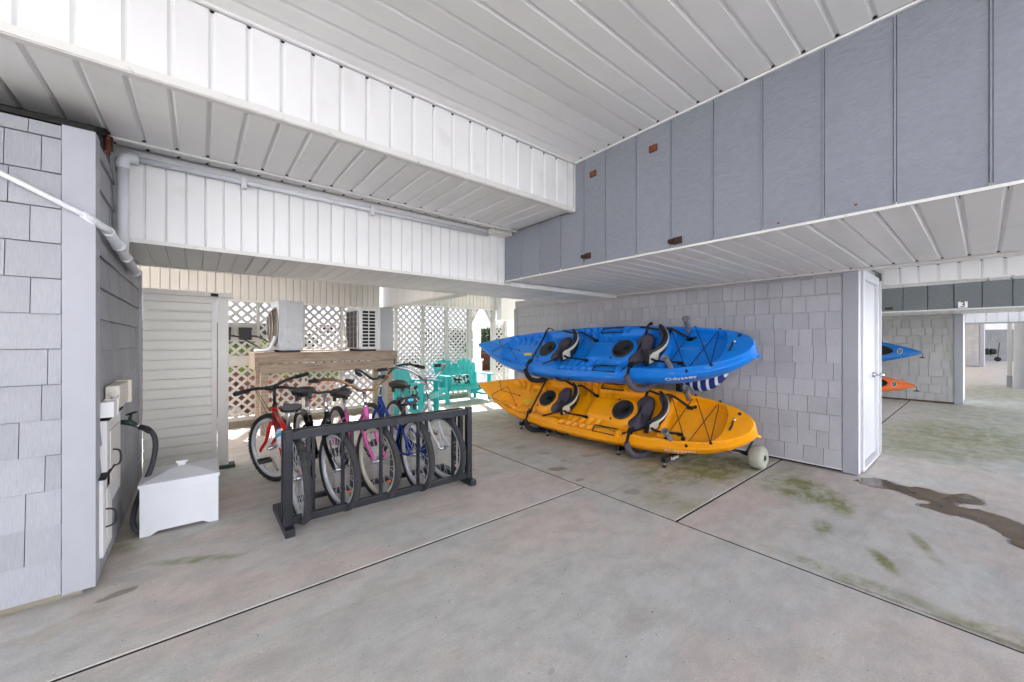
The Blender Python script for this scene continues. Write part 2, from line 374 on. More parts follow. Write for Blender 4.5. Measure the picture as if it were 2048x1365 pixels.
# ground, patio and slabs
g = part('ground', 'asphalt', None, (-120, 160, -120, 160, -.5, -.10), world=False); g['kind'] = 'structure'
g = part('bounce_driveway', 'driveway_concrete', None, (-40, 60, -6.5, -2.6, -.095, -.03), (-14, -8, -2.6, 12, -.095, -.03), world=False); g['kind'] = 'structure'  # unseen; pale tone and left strip laid to bounce sunlight inward
g = part('patio_paving', 'paver', None, (-12, 30, 7.9, 30, -.09, -.02), world=False); g['kind'] = 'structure'
flr = fl = struct('concrete_floor', 'worn grey concrete floor slabs with dark open joints')
part('joint_filler', 'dark_gap', fl, (-8, 50, -2.6, 7.9, -.095, -.0045))
def slab(mat, x0, x1, y0, y1, dz=0):
    j = .0095; a, b, c, d = x0 + j, x1 - j, y0 + j, y1 - j; e = .003; m = MB()
    lo = -.008; hi = dz; k = .003
    vs = [(a, c, lo), (b, c, lo), (b, d, lo), (a, d, lo), (a, c, hi - k), (b, c, hi - k), (b, d, hi - k), (a, d, hi - k), (a + e, c + e, hi), (b - e, c + e, hi), (b - e, d - e, hi), (a + e, d - e, hi)]
    m.add(vs, [(0, 3, 2, 1), (8, 9, 10, 11)] + [(i, (i + 1) % 4, (i + 1) % 4 + 4, i + 4) for i in range(4)] + [(i + 4, (i + 1) % 4 + 4, (i + 1) % 4 + 8, i + 8) for i in range(4)])
    m.build('concrete_slab', mat, fl, True)
slab('concrete', -8, 2.68, 2.26, 7.9); slab('concrete', -8, 2.68, -2.6, 2.26)
slab('concrete_mossy', 2.68, 6.14, 1.41, 7.9); slab('concrete_right', 2.68, 6.14, -2.6, 1.41)
slab('concrete_far', 6.14, 17.6, 1.03, 7.9); slab('concrete_far', 6.14, 9.75, -2.6, 1.03); slab('concrete_far', 9.75, 13.3, -2.6, 1.03)
slab('concrete_far', 13.3, 20.6, -2.6, 1.03); slab('concrete', 20.6, 50, -2.6, 1.03); slab('concrete', 17.6, 50, 1.03, 7.9)
# puddle beside the closet corner
PUD = [(4.823, .748), (4.979, .672), (4.98, .586), (4.913, .48), (4.985, .33), (4.921, .21), (5.07, .089), (4.934, .003), (4.837, .02), (4.727, .135), (4.64, .145), (4.666, .02), (4.6, -.12), (4.528, -.179), (4.3, -.45), (3.9, -.5), (4.006, -.158), (4.177, -.099), (4.369, .018), (4.383, .162), (4.439, .321), (4.618, .224), (4.607, .333), (4.715, .491), (4.689, .616), (4.731, .723)]
pp = [(p.x, p.y) for p in smooth_path([(x, y, 0) for x, y in PUD], 5, True)]
pp = [(x + random.uniform(-.013, .013), y + random.uniform(-.013, .013)) for x, y in pp]
rim = []
for i in range(len(pp)):
    a, b = pp[i - 1], pp[(i + 1) % len(pp)]; d = Vector((b[0] - a[0], b[1] - a[1])).normalized(); rim.append((pp[i][0] - d.y * random.uniform(.0, .03), pp[i][1] + d.x * random.uniform(.0, .03)))
rm = MB().prism(rim, -.002, .0012, Matrix()).build('wet_margin', 'wet_edge'); tag(rm, 'damp concrete margin around the puddle', kind='structure')
pd = MB().prism(pp, -.002, .003, Matrix()).build('puddle', 'puddle_water'); tag(pd, 'shallow dark puddle running out from the white closet door corner', kind='structure')
cx_, cy_ = sum(p[0] for p in pp) / len(pp), sum(p[1] for p in pp) / len(pp)
# unseen pale houses, added as sunlit bounce for the open bay
simple('pale_siding', s255(216, 221, 230), .6, var=.03, scale=2); simple('window_glass', s255(60, 70, 78), .1); simple('roof_grey', s255(92, 92, 96), .8, var=.15, scale=8)
def house(label, x0, x1, y0, y1, h, axis, face):
    o = thing('bounce_facade', label, 'house', ((x0 + x1) / 2, (y0 + y1) / 2, 0)); part('wall', 'pale_siding', o, (x0, x1, y0, y1, -.1, h))
    part('roof', 'roof_grey', o, (x0 - .4, x1 + .4, y0 - .4, y1 + .4, h + .001, h + .4))
    n = int(((x1 - x0) if axis == 0 else (y1 - y0)) / 4)
    for i in range(n):
        for z in (1.0, 4.0):
            c = ((x0 if axis == 0 else y0) + 2 + 4 * i)
            b = (c - .5, c + .5, face - .03, face + .03, z, z + 1.4) if axis == 0 else (face - .03, face + .03, c - .5, c + .5, z, z + 1.4)
            part('window', 'window_glass', o, b)
house('added long pale house behind the viewer, bouncing sunlight into the bay', -24, 44, -22, -13, 7.0, 0, -13)
house('added pale house beyond the left side, bouncing light into the bay', -24, -14, -10, 16, 6.5, 1, -14)
# upper storeys and ceilings
up = part('unseen_upper_storey', 'house_white', None, (LXE, 50, FYE, 4.6, 3.10, 5.6), (LXE, 50, 4.6, 7.75, 3.15, 5.6), world=False); up['kind'] = 'structure'  # unseen block stopping skylight; height and edges set for the daylight inside
ce = struct('ceiling', 'white grooved vinyl ceiling running above the open bay', (0, 0, CEIL))
part('ceiling_backing', 'white_vinyl', ce, (LXE, G + .1, FYE, F1Y + .02, CEIL + .014, CEIL + .09), (CX2, 9.95, FYE, 6, CEIL + .014, CEIL + .09), (13.3, 17.8, FYE, 6, CEIL + .014, CEIL + .09), (17.8, 50, FYE, 6, 2.6, 2.7), (LXE, 8, SBY, 7.75, 3.0, 3.09))
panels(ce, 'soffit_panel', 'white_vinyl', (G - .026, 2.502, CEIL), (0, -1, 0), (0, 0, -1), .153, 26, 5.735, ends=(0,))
part('ceiling_trim', 'white_fascia', ce, (LXE, G - .024, F1Y - .022, F1Y - .001, CEIL - .012, CEIL - .0005), (G - .022, G - .003, FYE, F1Y - .023, CEIL - .014, CEIL - .0005))
panels(ce, 'soffit_panel', 'white_vinyl', (9.88, KC + 3.6, CEIL), (0, -1, 0), (0, 0, -1), .153, 38, 3.6)
# front white boxed beam
b1 = thing('boxed_beam', 'large white boxed beam dropping from the ceiling along the left, grooved face and chipped bottom edge', 'beam', (-.6, 2.9, S1Z))
part('core', 'white_vinyl', b1, (LXE, G - .004, F1Y + .013, B1Y - .004, S1Z + .013, CEIL + .08))
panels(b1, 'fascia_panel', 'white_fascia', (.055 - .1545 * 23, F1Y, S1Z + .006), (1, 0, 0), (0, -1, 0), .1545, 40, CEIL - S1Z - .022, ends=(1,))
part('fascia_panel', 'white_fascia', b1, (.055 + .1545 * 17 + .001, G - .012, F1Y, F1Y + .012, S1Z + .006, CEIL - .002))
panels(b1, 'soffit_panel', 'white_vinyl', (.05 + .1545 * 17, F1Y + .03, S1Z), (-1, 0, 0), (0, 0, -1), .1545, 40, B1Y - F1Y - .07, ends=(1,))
part('corner_trim', 'old_trim', b1, (LXE, G - .006, F1Y - .008, F1Y - .0005, S1Z - .004, S1Z + .034))
part('edge_strip', 'old_trim', b1, (LXE, G - .006, F1Y, F1Y + .04, S1Z - .008, S1Z - .001), (LXE, G - .006, B1Y - .038, B1Y, S1Z - .014, S1Z - .001))
part('corner_post', 'white_fascia', b1, (G - .014, G - .002, F1Y - .014, F1Y - .009, S1Z - .002, CEIL - .016))
# recess between the two beams
part('recess_backing', 'white_vinyl', b1, (LXE, G + .3, B1Y + .001, F2Y + .2, 2.575, 2.62))
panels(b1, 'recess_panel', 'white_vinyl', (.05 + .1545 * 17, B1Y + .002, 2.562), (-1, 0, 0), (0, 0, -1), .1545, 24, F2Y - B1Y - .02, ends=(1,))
part('recess_block', 'cream_fascia', b1, (2.52, G - .003, B1Y + .06, F2Y - .002, 2.50, 2.561))
# rear white beam with its sagging soffit
b2 = thing('boxed_beam', 'lower white boxed beam behind the front one, thin grooves, pipe along its top edge', 'beam', (0, 3.8, S2Z))
part('core', 'white_vinyl', b2, (RWX, KW - .01, F2Y + .014, SBY - .01, S2Z + .025, 2.575), (LXE, RWX - .03, F2Y + .014, SBY - .01, 2.386, 3.1), (RWX - .03, RWX - .001, F2Y + .014, SBY - .01, 1.95, 3.1), (RWX, G, F2Y + .014, SBY - .01, 2.576, 3.1), (G + .02, KW - .01, F2Y + .014, SBY - .01, 2.576, 3.1))
panels(b2, 'fascia_panel', 'white_fascia', (.041 - .1052 * 4, F2Y, S2Z + .004), (1, 0, 0), (0, -1, 0), .1052, 30, 2.56 - S2Z - .006, lip=.007)
part('bottom_trim', 'old_trim', b2, (RWX + .02, G - .004, F2Y - .010, F2Y - .0005, S2Z - .006, S2Z + .022))
part('pipe_ledge', 'white_fascia', b2, (RWX + .04, G - .3, F2Y - .022, F2Y - .0012, 2.515, 2.553))
# sagging soffit panels
for i in range(51):
    x = RWX + .02 + .1052 * i; m = MB(); sg = lambda y, k=i: S2Z + .008 - .022 * math.sin(math.pi * min(1, max(0, (y - F2Y) / (SBY - F2Y)))) * (.4 + .6 * math.sin(k * .55) ** 2) * (1 if k > 6 else .3)
    ys = [F2Y + .012 + (SBY - F2Y - .03) * k / 8 for k in range(9)]; vs = []; fs = []
    for y in ys:
        z = sg(y); vs += [(x, y, z + .012), (x, y, z + .006), (x + .008, y, z), (x + .0965, y, z), (x + .1045, y, z + .006), (x + .1045, y, z + .012)]
    for k in range(8):
        for c in range(6): c2 = (c + 1) % 6; fs.append((k * 6 + c, k * 6 + c2, k * 6 + 6 + c2, k * 6 + 6 + c))
    fs += [tuple(range(6))[::-1], tuple(48 + c for c in range(6))]
    m.add(vs, fs); m.build('soffit_panel', 'white_vinyl', b2, True)
part('back_trim', 'old_trim', b2, (RWX, KW, SBY - .016, SBY - .002, S2Z - .004, S2Z + .05))
# small step where the rear soffit drops below the front one
part('step_fascia', 'white_fascia', b2, (G + .10, KW - .02, F2Y - .006, F2Y + .008, S2Z - .008, LSZ - .001))
panels(b2, 'step_panel', 'white_fascia', (G + .10, F2Y - .008, S2Z - .006), (1, 0, 0), (0, -1, 0), .1052, 19, LSZ - S2Z + .004, th=.006, lip=.006)
# grey panelled beam
gb = thing('panelled_beam', 'big blue-grey panelled beam overhead on the right with rusty hasps', 'beam', (G, 0, LSZ))
part('core', 'grey_panel', gb, (G + .016, G + .16, FYE, F2Y - .01, LSZ + .014, 3.1))
bd = [F2Y - .004, 3.237, 2.934, 2.636, 2.342, 2.10, 1.796, 1.4985, 1.19, .889, .58, .288, -.02, -.33, -.63, -.94, -1.25, FYE]
for i in range(len(bd) - 1):
    top = S1Z - .002 if bd[i] > 2.4 else CEIL - .001
    panels(gb, 'grey_panel', 'grey_panel', (G, bd[i], LSZ + .004), (0, -1, 0), (-1, 0, 0), bd[i] - bd[i + 1], 1, (top if bd[i] > 2.4 else CEIL) - LSZ - .006, th=.016, lip=.007)
    if bd[i] > 2.4 and bd[i] < 2.7: part('grey_panel', 'grey_panel', gb, (G + .001, G + .015, 2.35, F1Y - .016, S1Z, CEIL - .003))
for y in bd[4:-1]: part('batten', 'grey_panel', gb, (G - .006, G + .002, y - .004, y + .004, LSZ + .006, CEIL - .016))
part('bottom_trim', 'old_trim', gb, (G - .014, G - .0005, FYE, F2Y - .002, LSZ - .012, LSZ + .003))
def hasp(y, z, tongue, mt):
    m = MB(); m.box(G - .014, G - .0008, y - .033, y + .033, z - .026, z + .026)
    for dy, dz in ((-.02, -.014), (.02, -.014), (-.02, .014), (.02, .014)): m.box(G - .018, G - .013, y + dy - .004, y + dy + .004, z + dz - .004, z + dz + .004)
    o = m.build('hasp', mt, gb, True, .002)
    if tongue:
        m = MB(); m.box(G - .024, G - .002, y + .036, y + .062, z - .016, z + .016); m.tube(circle((G - .028, y + .05, z), .014, (0, 1, 0), (0, 0, 1), 12), .004, 6, True); m.build('staple', mt, o, True)
hasp(2.229, 2.813, 0, 'rust'); hasp(1.638, 2.814, 0, 'rust'); hasp(2.29, 2.083, 1, 'dark_rust'); hasp(1.44, 2.052, 1, 'dark_rust')
for y, z in ((.44, 2.045), (.80, 2.03)): part('rust_spot', 'rust', gb, (G - .003, G - .0004, y - .006, y + .006, z - .005, z + .005))
# low soffit between the grey beam and the closet wall
ls = struct('low_soffit', 'white grooved soffit under the grey beam above the kayaks', (G, 0, LSZ))
part('backing', 'white_vinyl', ls, (G + .165, KW + .005, FYE, F2Y, LSZ + .0145, LSZ + .06))
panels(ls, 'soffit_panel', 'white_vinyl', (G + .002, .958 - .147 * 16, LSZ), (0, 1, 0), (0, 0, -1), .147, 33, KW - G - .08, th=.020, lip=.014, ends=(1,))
part('edge_trim', 'old_trim', ls, (KW - .075, KW - .032, KC - .02, F2Y - .01, LSZ - .014, LSZ - .0006), (KW - .04, KW + .03, FYE, KC - .021, LSZ - .016, LSZ - .0006))
part('upper_strip', 'white_vinyl', ls, (KW + .006, CX2 + .3, FYE, KC + .02, 2.13, 2.2), (KW + .006, KW + .02, FYE, KC, LSZ, 2.13))

# ------------------------------------------------------------------ shingled closets
rng = random.Random(11)
kc = thing('storage_closet', 'long grey shingled closet wall behind the two stacked kayaks, with a white side door', 'closet', (5.5, 3.4, 0))
part('wall_core', 'shingle_grey', kc, (KW + .004, CX2 - .02, KC + .02, KEND, .03, 2.1)); part('footing', 'dark_gap', kc, (KW + .03, CX2 - .03, KC + .04, KEND - .02, 0, .03))
shingles(kc, (KW, KC + .105, .04), (0, 1, 0), (-1, 0, 0), KEND - KC - .20, .0, LSZ - .045, .174, 'shingle_grey', rng, .11, .17)
part('corner_board', 'corner_grey', kc, (KW - .022, KW + .0035, KC - .018, KC + .10, .01, LSZ - .016), bevel=.003)
part('corner_board', 'corner_grey', kc, (KW - .021, KW + .0035, KEND - .09, KEND + .01, .01, S2Z - .012), bevel=.003)
part('side_board', 'white_paint', kc, (KW + .004, KW + .08, KC - .018, KC + .018, .01, LSZ + .1), bevel=.003)
part('drip_strip', 'white_paint', kc, (KW - .018, KW - .0005, KC + .102, KEND - .1, .028, .039))
for xx, ww in ((KW + .082, .09), (6.03, .10)): shingles(kc, (xx, KC + .0185, .03), (1, 0, 0), (0, -1, 0), ww, 0, 1.9, .174, 'shingle_dimmed', rng, .1, .1)
fr = MB()
for q in ((5.125, 5.20, 0.03, 1.93), (5.955, 6.03, .03, 1.93)): fr.box(q[0], q[1], KC - .025, KC + .0175, q[2], q[3])
fr.box(5.125, 6.03, KC - .026, KC + .0174, 1.931, 2.02); fr.build('door_frame', 'pipe_white', kc, True)
simple('door_white', s255(206, 208, 212), .45, var=.02, scale=4)
dr = part('door', 'door_white', kc, (5.201, 5.954, KC + .002, KC + .0172, .06, 1.93))
part('threshold', 'white_paint', kc, (5.10, 6.06, KC - .035, KC + .0176, .012, .03))
m = MB(); m.lathe([(0, 0), (.03, 0), (.03, .012), (.012, .02), (.012, .05), (.024, .058), (.03, .075), (.024, .092), (0, .096)], basis((1, 0, 0), (0, 0, 1), (0, -1, 0), (5.83, KC, .93)), 16)
m.build('door_knob', 'chrome', dr, True)
part('far_corner_board', 'white_paint', kc, (6.131, 6.16, KC - .03, KC + .0174, .02, 2.0))
# left closet
lc = thing('storage_closet', 'pale grey shingled closet filling the left edge with a wide corner board', 'closet', (-1.5, 3.6, 0))
part('wall_core', 'shingle_dimmed', lc, (-3.2, RWX - .024, LWY + .004, 4.95, .05, 2.384), (-3.2, RWX - .024, B1Y + .04, F2Y + .01, 2.385, 2.55))
part('footing', 'sill_wood', lc, (-3.2, RWX - .05, LWY + .02, 4.95, .0, .05))
shingles(lc, (-3.0, LWY, .045), (1, 0, 0), (0, -1, 0), 3.0 + RWX - .115, 0, 2.335, .1745, 'shingle_dimmed', rng, .12, .21)
part('corner_board', 'corner_grey', lc, (RWX - .113, RWX + .004, LWY - .024, LWY + .0035, .035, 2.386), (RWX - .0235, RWX + .004, LWY + .004, LWY + .09, .035, 2.386), bevel=.002)
shingles(lc, (RWX - .022, LWY + .095, .03), (0, 1, 0), (1, 0, 0), 4.95 - LWY - .13, 0, S2Z - .03, .1745, 'shingle_dimmed', rng, .16, .26)
shingles(lc, (RWX - .022, LWY + .095, 1.96), (0, 1, 0), (1, 0, 0), F2Y - LWY - .09, 0, .44, .1745, 'shingle_dimmed', rng, .16, .26)
m = MB(); m.prism([(LWY - .02, 2.386), (B1Y + .03, S1Z + .01), (B1Y + .03, S1Z + .06), (LWY - .02, 2.41)], 0, 3.2 + RWX, basis((0, 1, 0), (0, 0, 1), (1, 0, 0), (-3.2, 0, 0))); m.build('shadow_closing_board', 'dark_gap', lc, True)  # added closing board, near-black for the shadow above the wall top
part('end_trim', 'corner_grey', lc, (RWX - .02, RWX + .012, 4.86, 4.95, .03, S2Z - .01))
part('torn_edge', 'dark_rust', lc, (RWX - .02, RWX + .02, 3.28, 3.31, 2.44, 2.52)); part('torn_edge', 'rust', lc, (RWX - .005, RWX + .012, 3.262, 3.278, 2.41, 2.52))
# cabinet doors in the left closet's side
def access(y0, y1, z0, z1, hy, hz):
    d = part('access_door', 'white_paint', lc, (RWX - .01, RWX + .02, y0, y1, z0, z1), bevel=.004)
    part('door_panel', 'cream_fascia', d, (RWX + .021, RWX + .026, y0 + .07, y1 - .07, z0 + .07, z1 - .07), bevel=.002)
    part('flashing', 'dark_gap', d, (RWX - .01, RWX + .03, y0 - .02, y1 + .02, z1 + .001, z1 + .012))
    MB().tube(smooth_path([(RWX + .02, hy, hz - .05), (RWX + .055, hy, hz - .035), (RWX + .055, hy, hz + .035), (RWX + .02, hy, hz + .05)], 4), .005, 6).build('handle', 'black_plastic', d, True)
access(3.10, 3.58, .36, .86, 3.24, .62); access(2.99, 3.26, .14, .56, 3.06, .33)
# electrical boxes on the left closet
t1 = thing('meter_box', 'cream utility box on the left closet wall above the hose tap', 'box', (RWX, 3.4, .9))
part('case', 'box_cream', t1, (RWX + .0, RWX + .06, 3.19, 3.56, .91, 1.045), bevel=.008); part('lip', 'box_cream', t1, (RWX, RWX + .075, 3.54, 3.575, .905, 1.05), bevel=.004)
m = MB(); m.tube([(RWX + .04, 3.16, 1.0), (RWX + .04, 3.2, .98)], .016, 10); m.build('conduit', 'box_cream', t1, True)
t1 = thing('outlet_box', 'small white outlet box beside the corner board on the left', 'box', (RWX, 3.05, .9))
part('case', 'white_paint', t1, (RWX, RWX + .055, 3.03, 3.14, .885, .97), bevel=.004); part('cover', 'white_paint', t1, (RWX, RWX + .06, 3.145, 3.17, .88, .975), bevel=.004)
m = MB().lathe([(0, .028), (.028, .022), (.033, 0)], basis((0, 0, 1), (1, 0, 0), (0, 1, 0), (RWX + .03, 3.17, .925)), 14); m.build('dome', 'white_paint', t1, True)
# garden tap and hose
tp = thing('garden_tap', 'green garden tap on the left closet wall', 'tap', (RWX, 3.74, .72))
m = MB(); m.tube([(RWX, 3.74, .75), (RWX + .05, 3.74, .74), (RWX + .085, 3.735, .715)], [.016, .02, .015], 10); m.tube([(RWX + .045, 3.74, .74), (RWX + .055, 3.74, .80)], [.013, .008], 8); m.build('body', 'spigot', tp, True)
m = MB(); m.tube(circle((RWX + .056, 3.74, .803), .026, (1, 0, .3), (0, 1, 0), 14), .005, 6, True); m.tube([(RWX + .03, 3.74, .797), (RWX + .082, 3.74, .81)], .005, 6); m.build('handle', 'black_plastic', tp, True)
m = MB(); m.tube([(RWX + .078, 3.737, .72), (RWX + .105, 3.73, .705)], .017, 12); m.build('coupling', 'chrome', tp, True)
hs = [(RWX + .10, 3.73, .705), (RWX + .145, 3.715, .685), (RWX + .175, 3.72, .62), (RWX + .178, 3.72, .53), (RWX + .158, 3.72, .41), (RWX + .118, 3.70, .29), (RWX + .082, 3.66, .17), (RWX + .078, 3.60, .08), (RWX + .11, 3.58, .03), (RWX + .17, 3.7, .018), (RWX + .3, 4.02, .018), (-.05, 4.2, .018)]
hose = thing('garden_hose', 'dark grey hose hanging from the tap down behind the white chest', 'hose', (RWX + .1, 3.7, 0))
m = MB().tube(smooth_path(hs, 8), .0155, 10); m.build('tube', 'hose', hose, True)
m = MB().tube([(RWX + .098, 3.731, .706), (RWX + .125, 3.718, .693), (RWX + .155, 3.702, .668)], .0185, 12); m.build('sleeve', 'black_rubber', hose, True)
# white pipes
pv = thing('drain_pipe', 'white plastic pipe slanting across the left closet to the soffit corner', 'pipe', (-.4, 3, 1.9))
m = MB().tube([(-1.6, LWY - .05, 2.555), (-.42, LWY - .05, 1.93), (-.385, 2.95, 1.905)], .0125, 12); m.build('pipe', 'pipe_white', pv, True)
m = MB().tube([(-.45, LWY - .05, 1.946), (-.385, 2.95, 1.905), (-.372, 3.02, 1.90)], .019, 14); m.build('coupling', 'pipe_white', pv, True)
m = MB().tube([(-.378, 3.0, 1.90), (-.372, 4.12, 1.835)], .026, 14); m.build('pipe', 'pipe_white', pv, True)
for y, z in ((3.30, 1.883), (3.62, 1.864), (4.10, 1.836)): m = MB().tube([(-.374, y, z), (-.373, y + .05, z - .003)], .033, 14); m.build('coupling', 'pipe_white', pv, True)
pv = thing('vent_pipe', 'white pipe rising in the corner and running along the rear beam', 'pipe', (-.37, 3.48, 1.9))
m = MB().tube([(-.372, 3.485, 1.87), (-.372, 3.485, 2.42)], .029, 14); m.build('pipe', 'pipe_white', pv, True)
m = MB().tube(smooth_path([(-.372, 3.485, 2.41), (-.372, 3.485, 2.455), (-.352, 3.485, 2.485), (-.30, 3.487, 2.489)], 4), .034, 14); m.build('elbow', 'pipe_white', pv, True)
m = MB().tube([(-.31, 3.487, 2.489), (2.5, 3.492, 2.487)], .018, 12); m.build('pipe', 'pipe_white', pv, True)
for x in (.25, 1.2): part('clip', 'white_paint', pv, (x, x + .03, 3.46, 3.515, 2.44, 2.516))
# cream gate beyond the left closet
gt = thing('siding_gate', 'cream gate of horizontal siding boards beside the left closet', 'gate', (-.1, 4.98, 0))
part('frame', 'cream_fascia', gt, (RWX + .014, .15, 4.952, 4.995, 1.69, 1.745), (.105, .15, 4.951, 4.995, .02, 1.689), (RWX + .014, .15, 4.996, 5.03, .02, 1.74))
for i in range(18):
    z = .02 + i * .0935; m = MB().prism([(4.978, z), (4.944, z), (4.948, z + .070), (4.964, z + .077), (4.967, z + .0925), (4.978, z + .0925)], 0, .104 - RWX - .014, basis((0, 1, 0), (0, 0, 1), (1, 0, 0), (RWX + .014, 0, 0)))
    m.build('siding_board', 'cream_siding', gt, True)
part('header_rail', 'cream_fascia', gt, (RWX + .014, .28, 4.93, 4.985, 1.75, 1.80), bevel=.004)
gp = thing('gate_post', 'cream post at the right edge of the siding gate on a green shoe', 'post', (.19, 4.97, 0))
part('post', 'cream_fascia', gp, (.156, .245, 4.94, 5.03, .03, 1.749), bevel=.004); part('shoe', 'green_shoe', gp, (.13, .30, 4.90, 5.05, 0, .03), bevel=.004)
part('latch', 'dark_rust', gp, (.10, .16, 4.915, 4.939, 1.755, 1.785))
# ------------------------------------------------------------------ lattice screens
def clip(poly, x0, x1, z0, z1):
    for ax, lim, sg in ((0, x0, 1), (0, x1, -1), (1, z0, 1), (1, z1, -1)):
        out = []
        for i in range(len(poly)):
            a, b = poly[i - 1], poly[i]; da = (a[ax] - lim) * sg; db = (b[ax] - lim) * sg
            if (da >= 0) != (db >= 0):
                t = da / (da - db); out.append((a[0] + (b[0] - a[0]) * t, a[1] + (b[1] - a[1]) * t))
            if db >= 0: out.append(b)
        poly = out
        if len(poly) < 3: return None
    return poly
def lattice(parent, x0, x1, z0, z1, Y, p=.142, wd=.036, mat='lattice_white', joined=False):
    hw = wd / math.sqrt(2); J = MB()
    for sg, y0, y1 in ((1, Y, Y + .007), (-1, Y + .0072, Y + .014)):
        c = -math.ceil((z1 - z0 + x1 - x0) / p) * p
        while c < (x1 - x0) + (z1 - z0) + p:
            # strip: x - x0 = c + sg*(z - z0)
            L = 10; xm = x0 + c + (0 if sg > 0 else (0))
            pl = [(xm - hw - sg * L, z0 - L), (xm + hw - sg * L, z0 - L), (xm + hw + sg * L, z0 + L), (xm - hw + sg * L, z0 + L)]
            if sg < 0: pl = [(xm - hw + L, z0 - L), (xm + hw + L, z0 - L), (xm + hw - L, z0 + L), (xm - hw - L, z0 + L)]
            q = clip(pl, x0, x1, z0, z1)
            if q:
                A = abs(sum(q[i - 1][0] * q[i][1] - q[i][0] * q[i - 1][1] for i in range(len(q)))) / 2
                if A > 4e-4:
                    T = basis((1, 0, 0), (0, 0, 1), (0, -1, 0), (0, 0, 0))
                    if joined: J.prism(q, -y1, -y0, T)
                    else: MB().prism(q, -y1, -y0, T).build('slat', mat, parent, True)
            c += p
    if joined and J.v: return J
FZ = 1.925
fb = thing('back_fascia', 'cream grooved fascia above the left lattice screen', 'fascia', (1, LATL, FZ))
part('backing', 'cream_fascia', fb, (-3, 2.62, LATL - .005, LATL + .06, FZ + .006, 3.0)); part('bottom_trim', 'cream_fascia', fb, (-3, 2.62, LATL - .032, LATL + .05, FZ - .022, FZ + .004))
panels(fb, 'fascia_panel', 'cream_fascia', (-2.9, LATL - .02, FZ + .004), (1, 0, 0), (0, -1, 0), .1, 55, .7, lip=.006)
m = MB()
for x in (2.03, 2.16, 2.20): m.tube(smooth_path([(x, LATL - .045, 2.5), (x + .02, LATL - .045, 2.2), (x + .0, LATL - .05, 1.95), (x + .02, LATL - .1, 1.80)], 4), .012, 6)
m.build('line_set', 'cream_fascia', fb, True)
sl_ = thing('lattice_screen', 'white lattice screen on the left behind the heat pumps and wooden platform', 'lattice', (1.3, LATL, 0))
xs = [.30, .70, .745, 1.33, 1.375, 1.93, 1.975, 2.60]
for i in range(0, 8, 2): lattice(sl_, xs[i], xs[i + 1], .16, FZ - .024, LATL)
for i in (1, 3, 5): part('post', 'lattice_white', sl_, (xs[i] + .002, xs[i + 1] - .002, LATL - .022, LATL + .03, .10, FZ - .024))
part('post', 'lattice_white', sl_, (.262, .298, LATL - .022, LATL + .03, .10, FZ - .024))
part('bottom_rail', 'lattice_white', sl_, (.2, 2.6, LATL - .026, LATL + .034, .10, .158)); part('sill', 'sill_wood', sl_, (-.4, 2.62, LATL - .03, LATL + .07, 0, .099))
part('rail_board', 'lattice_white', sl_, (.30, .69, LATL - .03, LATL - .0005, 1.30, 1.57)); part('rail_board', 'lattice_white', sl_, (.30, .69, LATL - .03, LATL - .0005, .93, 1.08))
for k, x0 in enumerate((.22, .475)):
    bx = thing('switch_box', ('black electrical box half hidden by the gate post', 'black electrical box near the middle of the lattice board')[k], 'box', (x0, LATL, 1.32))
    part('case', 'black_plastic', bx, (x0, x0 + .155, LATL - .105, LATL - .0305, 1.32, 1.50), bevel=.006); part('lid', 'black_plastic', bx, (x0 - .006, x0 + .161, LATL - .112, LATL - .106, 1.47, 1.508))
    m = MB().tube(smooth_path([(x0 + .15, LATL - .07, 1.38), (x0 + .26, LATL - .08, 1.36), (x0 + .5, LATL - .3, 1.20), (x0 + .58, 6.75, 1.13)], 5), .011, 8); m.build('conduit', 'black_rubber', bx, True)
# pier and beam between the screens
pr = thing('pier', 'plain pale grey pier between the two lattice screens', 'pier', (2.74, LATL, 0)); part('shaft', 'painted_column', pr, (2.625, 2.87, LATL - .03, LATL + .2, 0, 1.93), bevel=.004)
cb = thing('cross_beam', 'white beam running back from the rear soffit to the pier', 'beam', (2.8, 5.8, 1.94))
part('core', 'white_vinyl', cb, (2.735, 2.93, SBY + .002, LATR - .03, 1.962, 3.0)); part('edge', 'old_trim', cb, (2.718, 2.94, SBY + .002, LATR - .032, 1.94, 1.961))
panels(cb, 'side_panel', 'white_vinyl', (2.722, LATR - .035, 1.962), (0, -1, 0), (-1, 0, 0), .1, 30, .7, lip=.006)
# right screen
fr_ = thing('back_fascia', 'white grooved fascia above the right lattice screen and garden opening', 'fascia', (4.5, LATR, 2.08))
part('backing', 'cream_fascia', fr_, (2.94, 7.2, LATR - .005, LATR + .06, 2.085, 3.0)); part('bottom_trim', 'white_fascia', fr_, (2.94, 5.75, LATR - .03, LATR + .055, 2.06, 2.084))
panels(fr_, 'fascia_panel', 'cream_fascia', (2.95, LATR - .018, 2.085), (1, 0, 0), (0, -1, 0), .1, 28, .6, lip=.006)
part('end_box', 'white_paint', fr_, (5.72, 6.5, LATR - .24, LATR - .031, 1.82, 2.6), bevel=.004)
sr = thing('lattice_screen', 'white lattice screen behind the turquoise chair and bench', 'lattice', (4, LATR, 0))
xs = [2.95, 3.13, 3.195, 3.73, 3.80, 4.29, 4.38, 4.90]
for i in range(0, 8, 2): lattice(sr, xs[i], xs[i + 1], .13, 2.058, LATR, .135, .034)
for i in (1, 3, 5): part('post', 'lattice_white', sr, (xs[i] + .002, xs[i + 1] - .002, LATR - .022, LATR + .03, .05, 2.058))
part('post', 'lattice_white', sr, (4.902, 5.00, LATR - .03, LATR + .06, .0, 2.058)); part('sill', 'sill_wood', sr, (2.9, 4.9, LATR - .03, LATR + .07, 0, .08)); part('bottom_rail', 'lattice_white', sr, (2.9, 4.9, LATR - .026, LATR + .034, .081, .129))
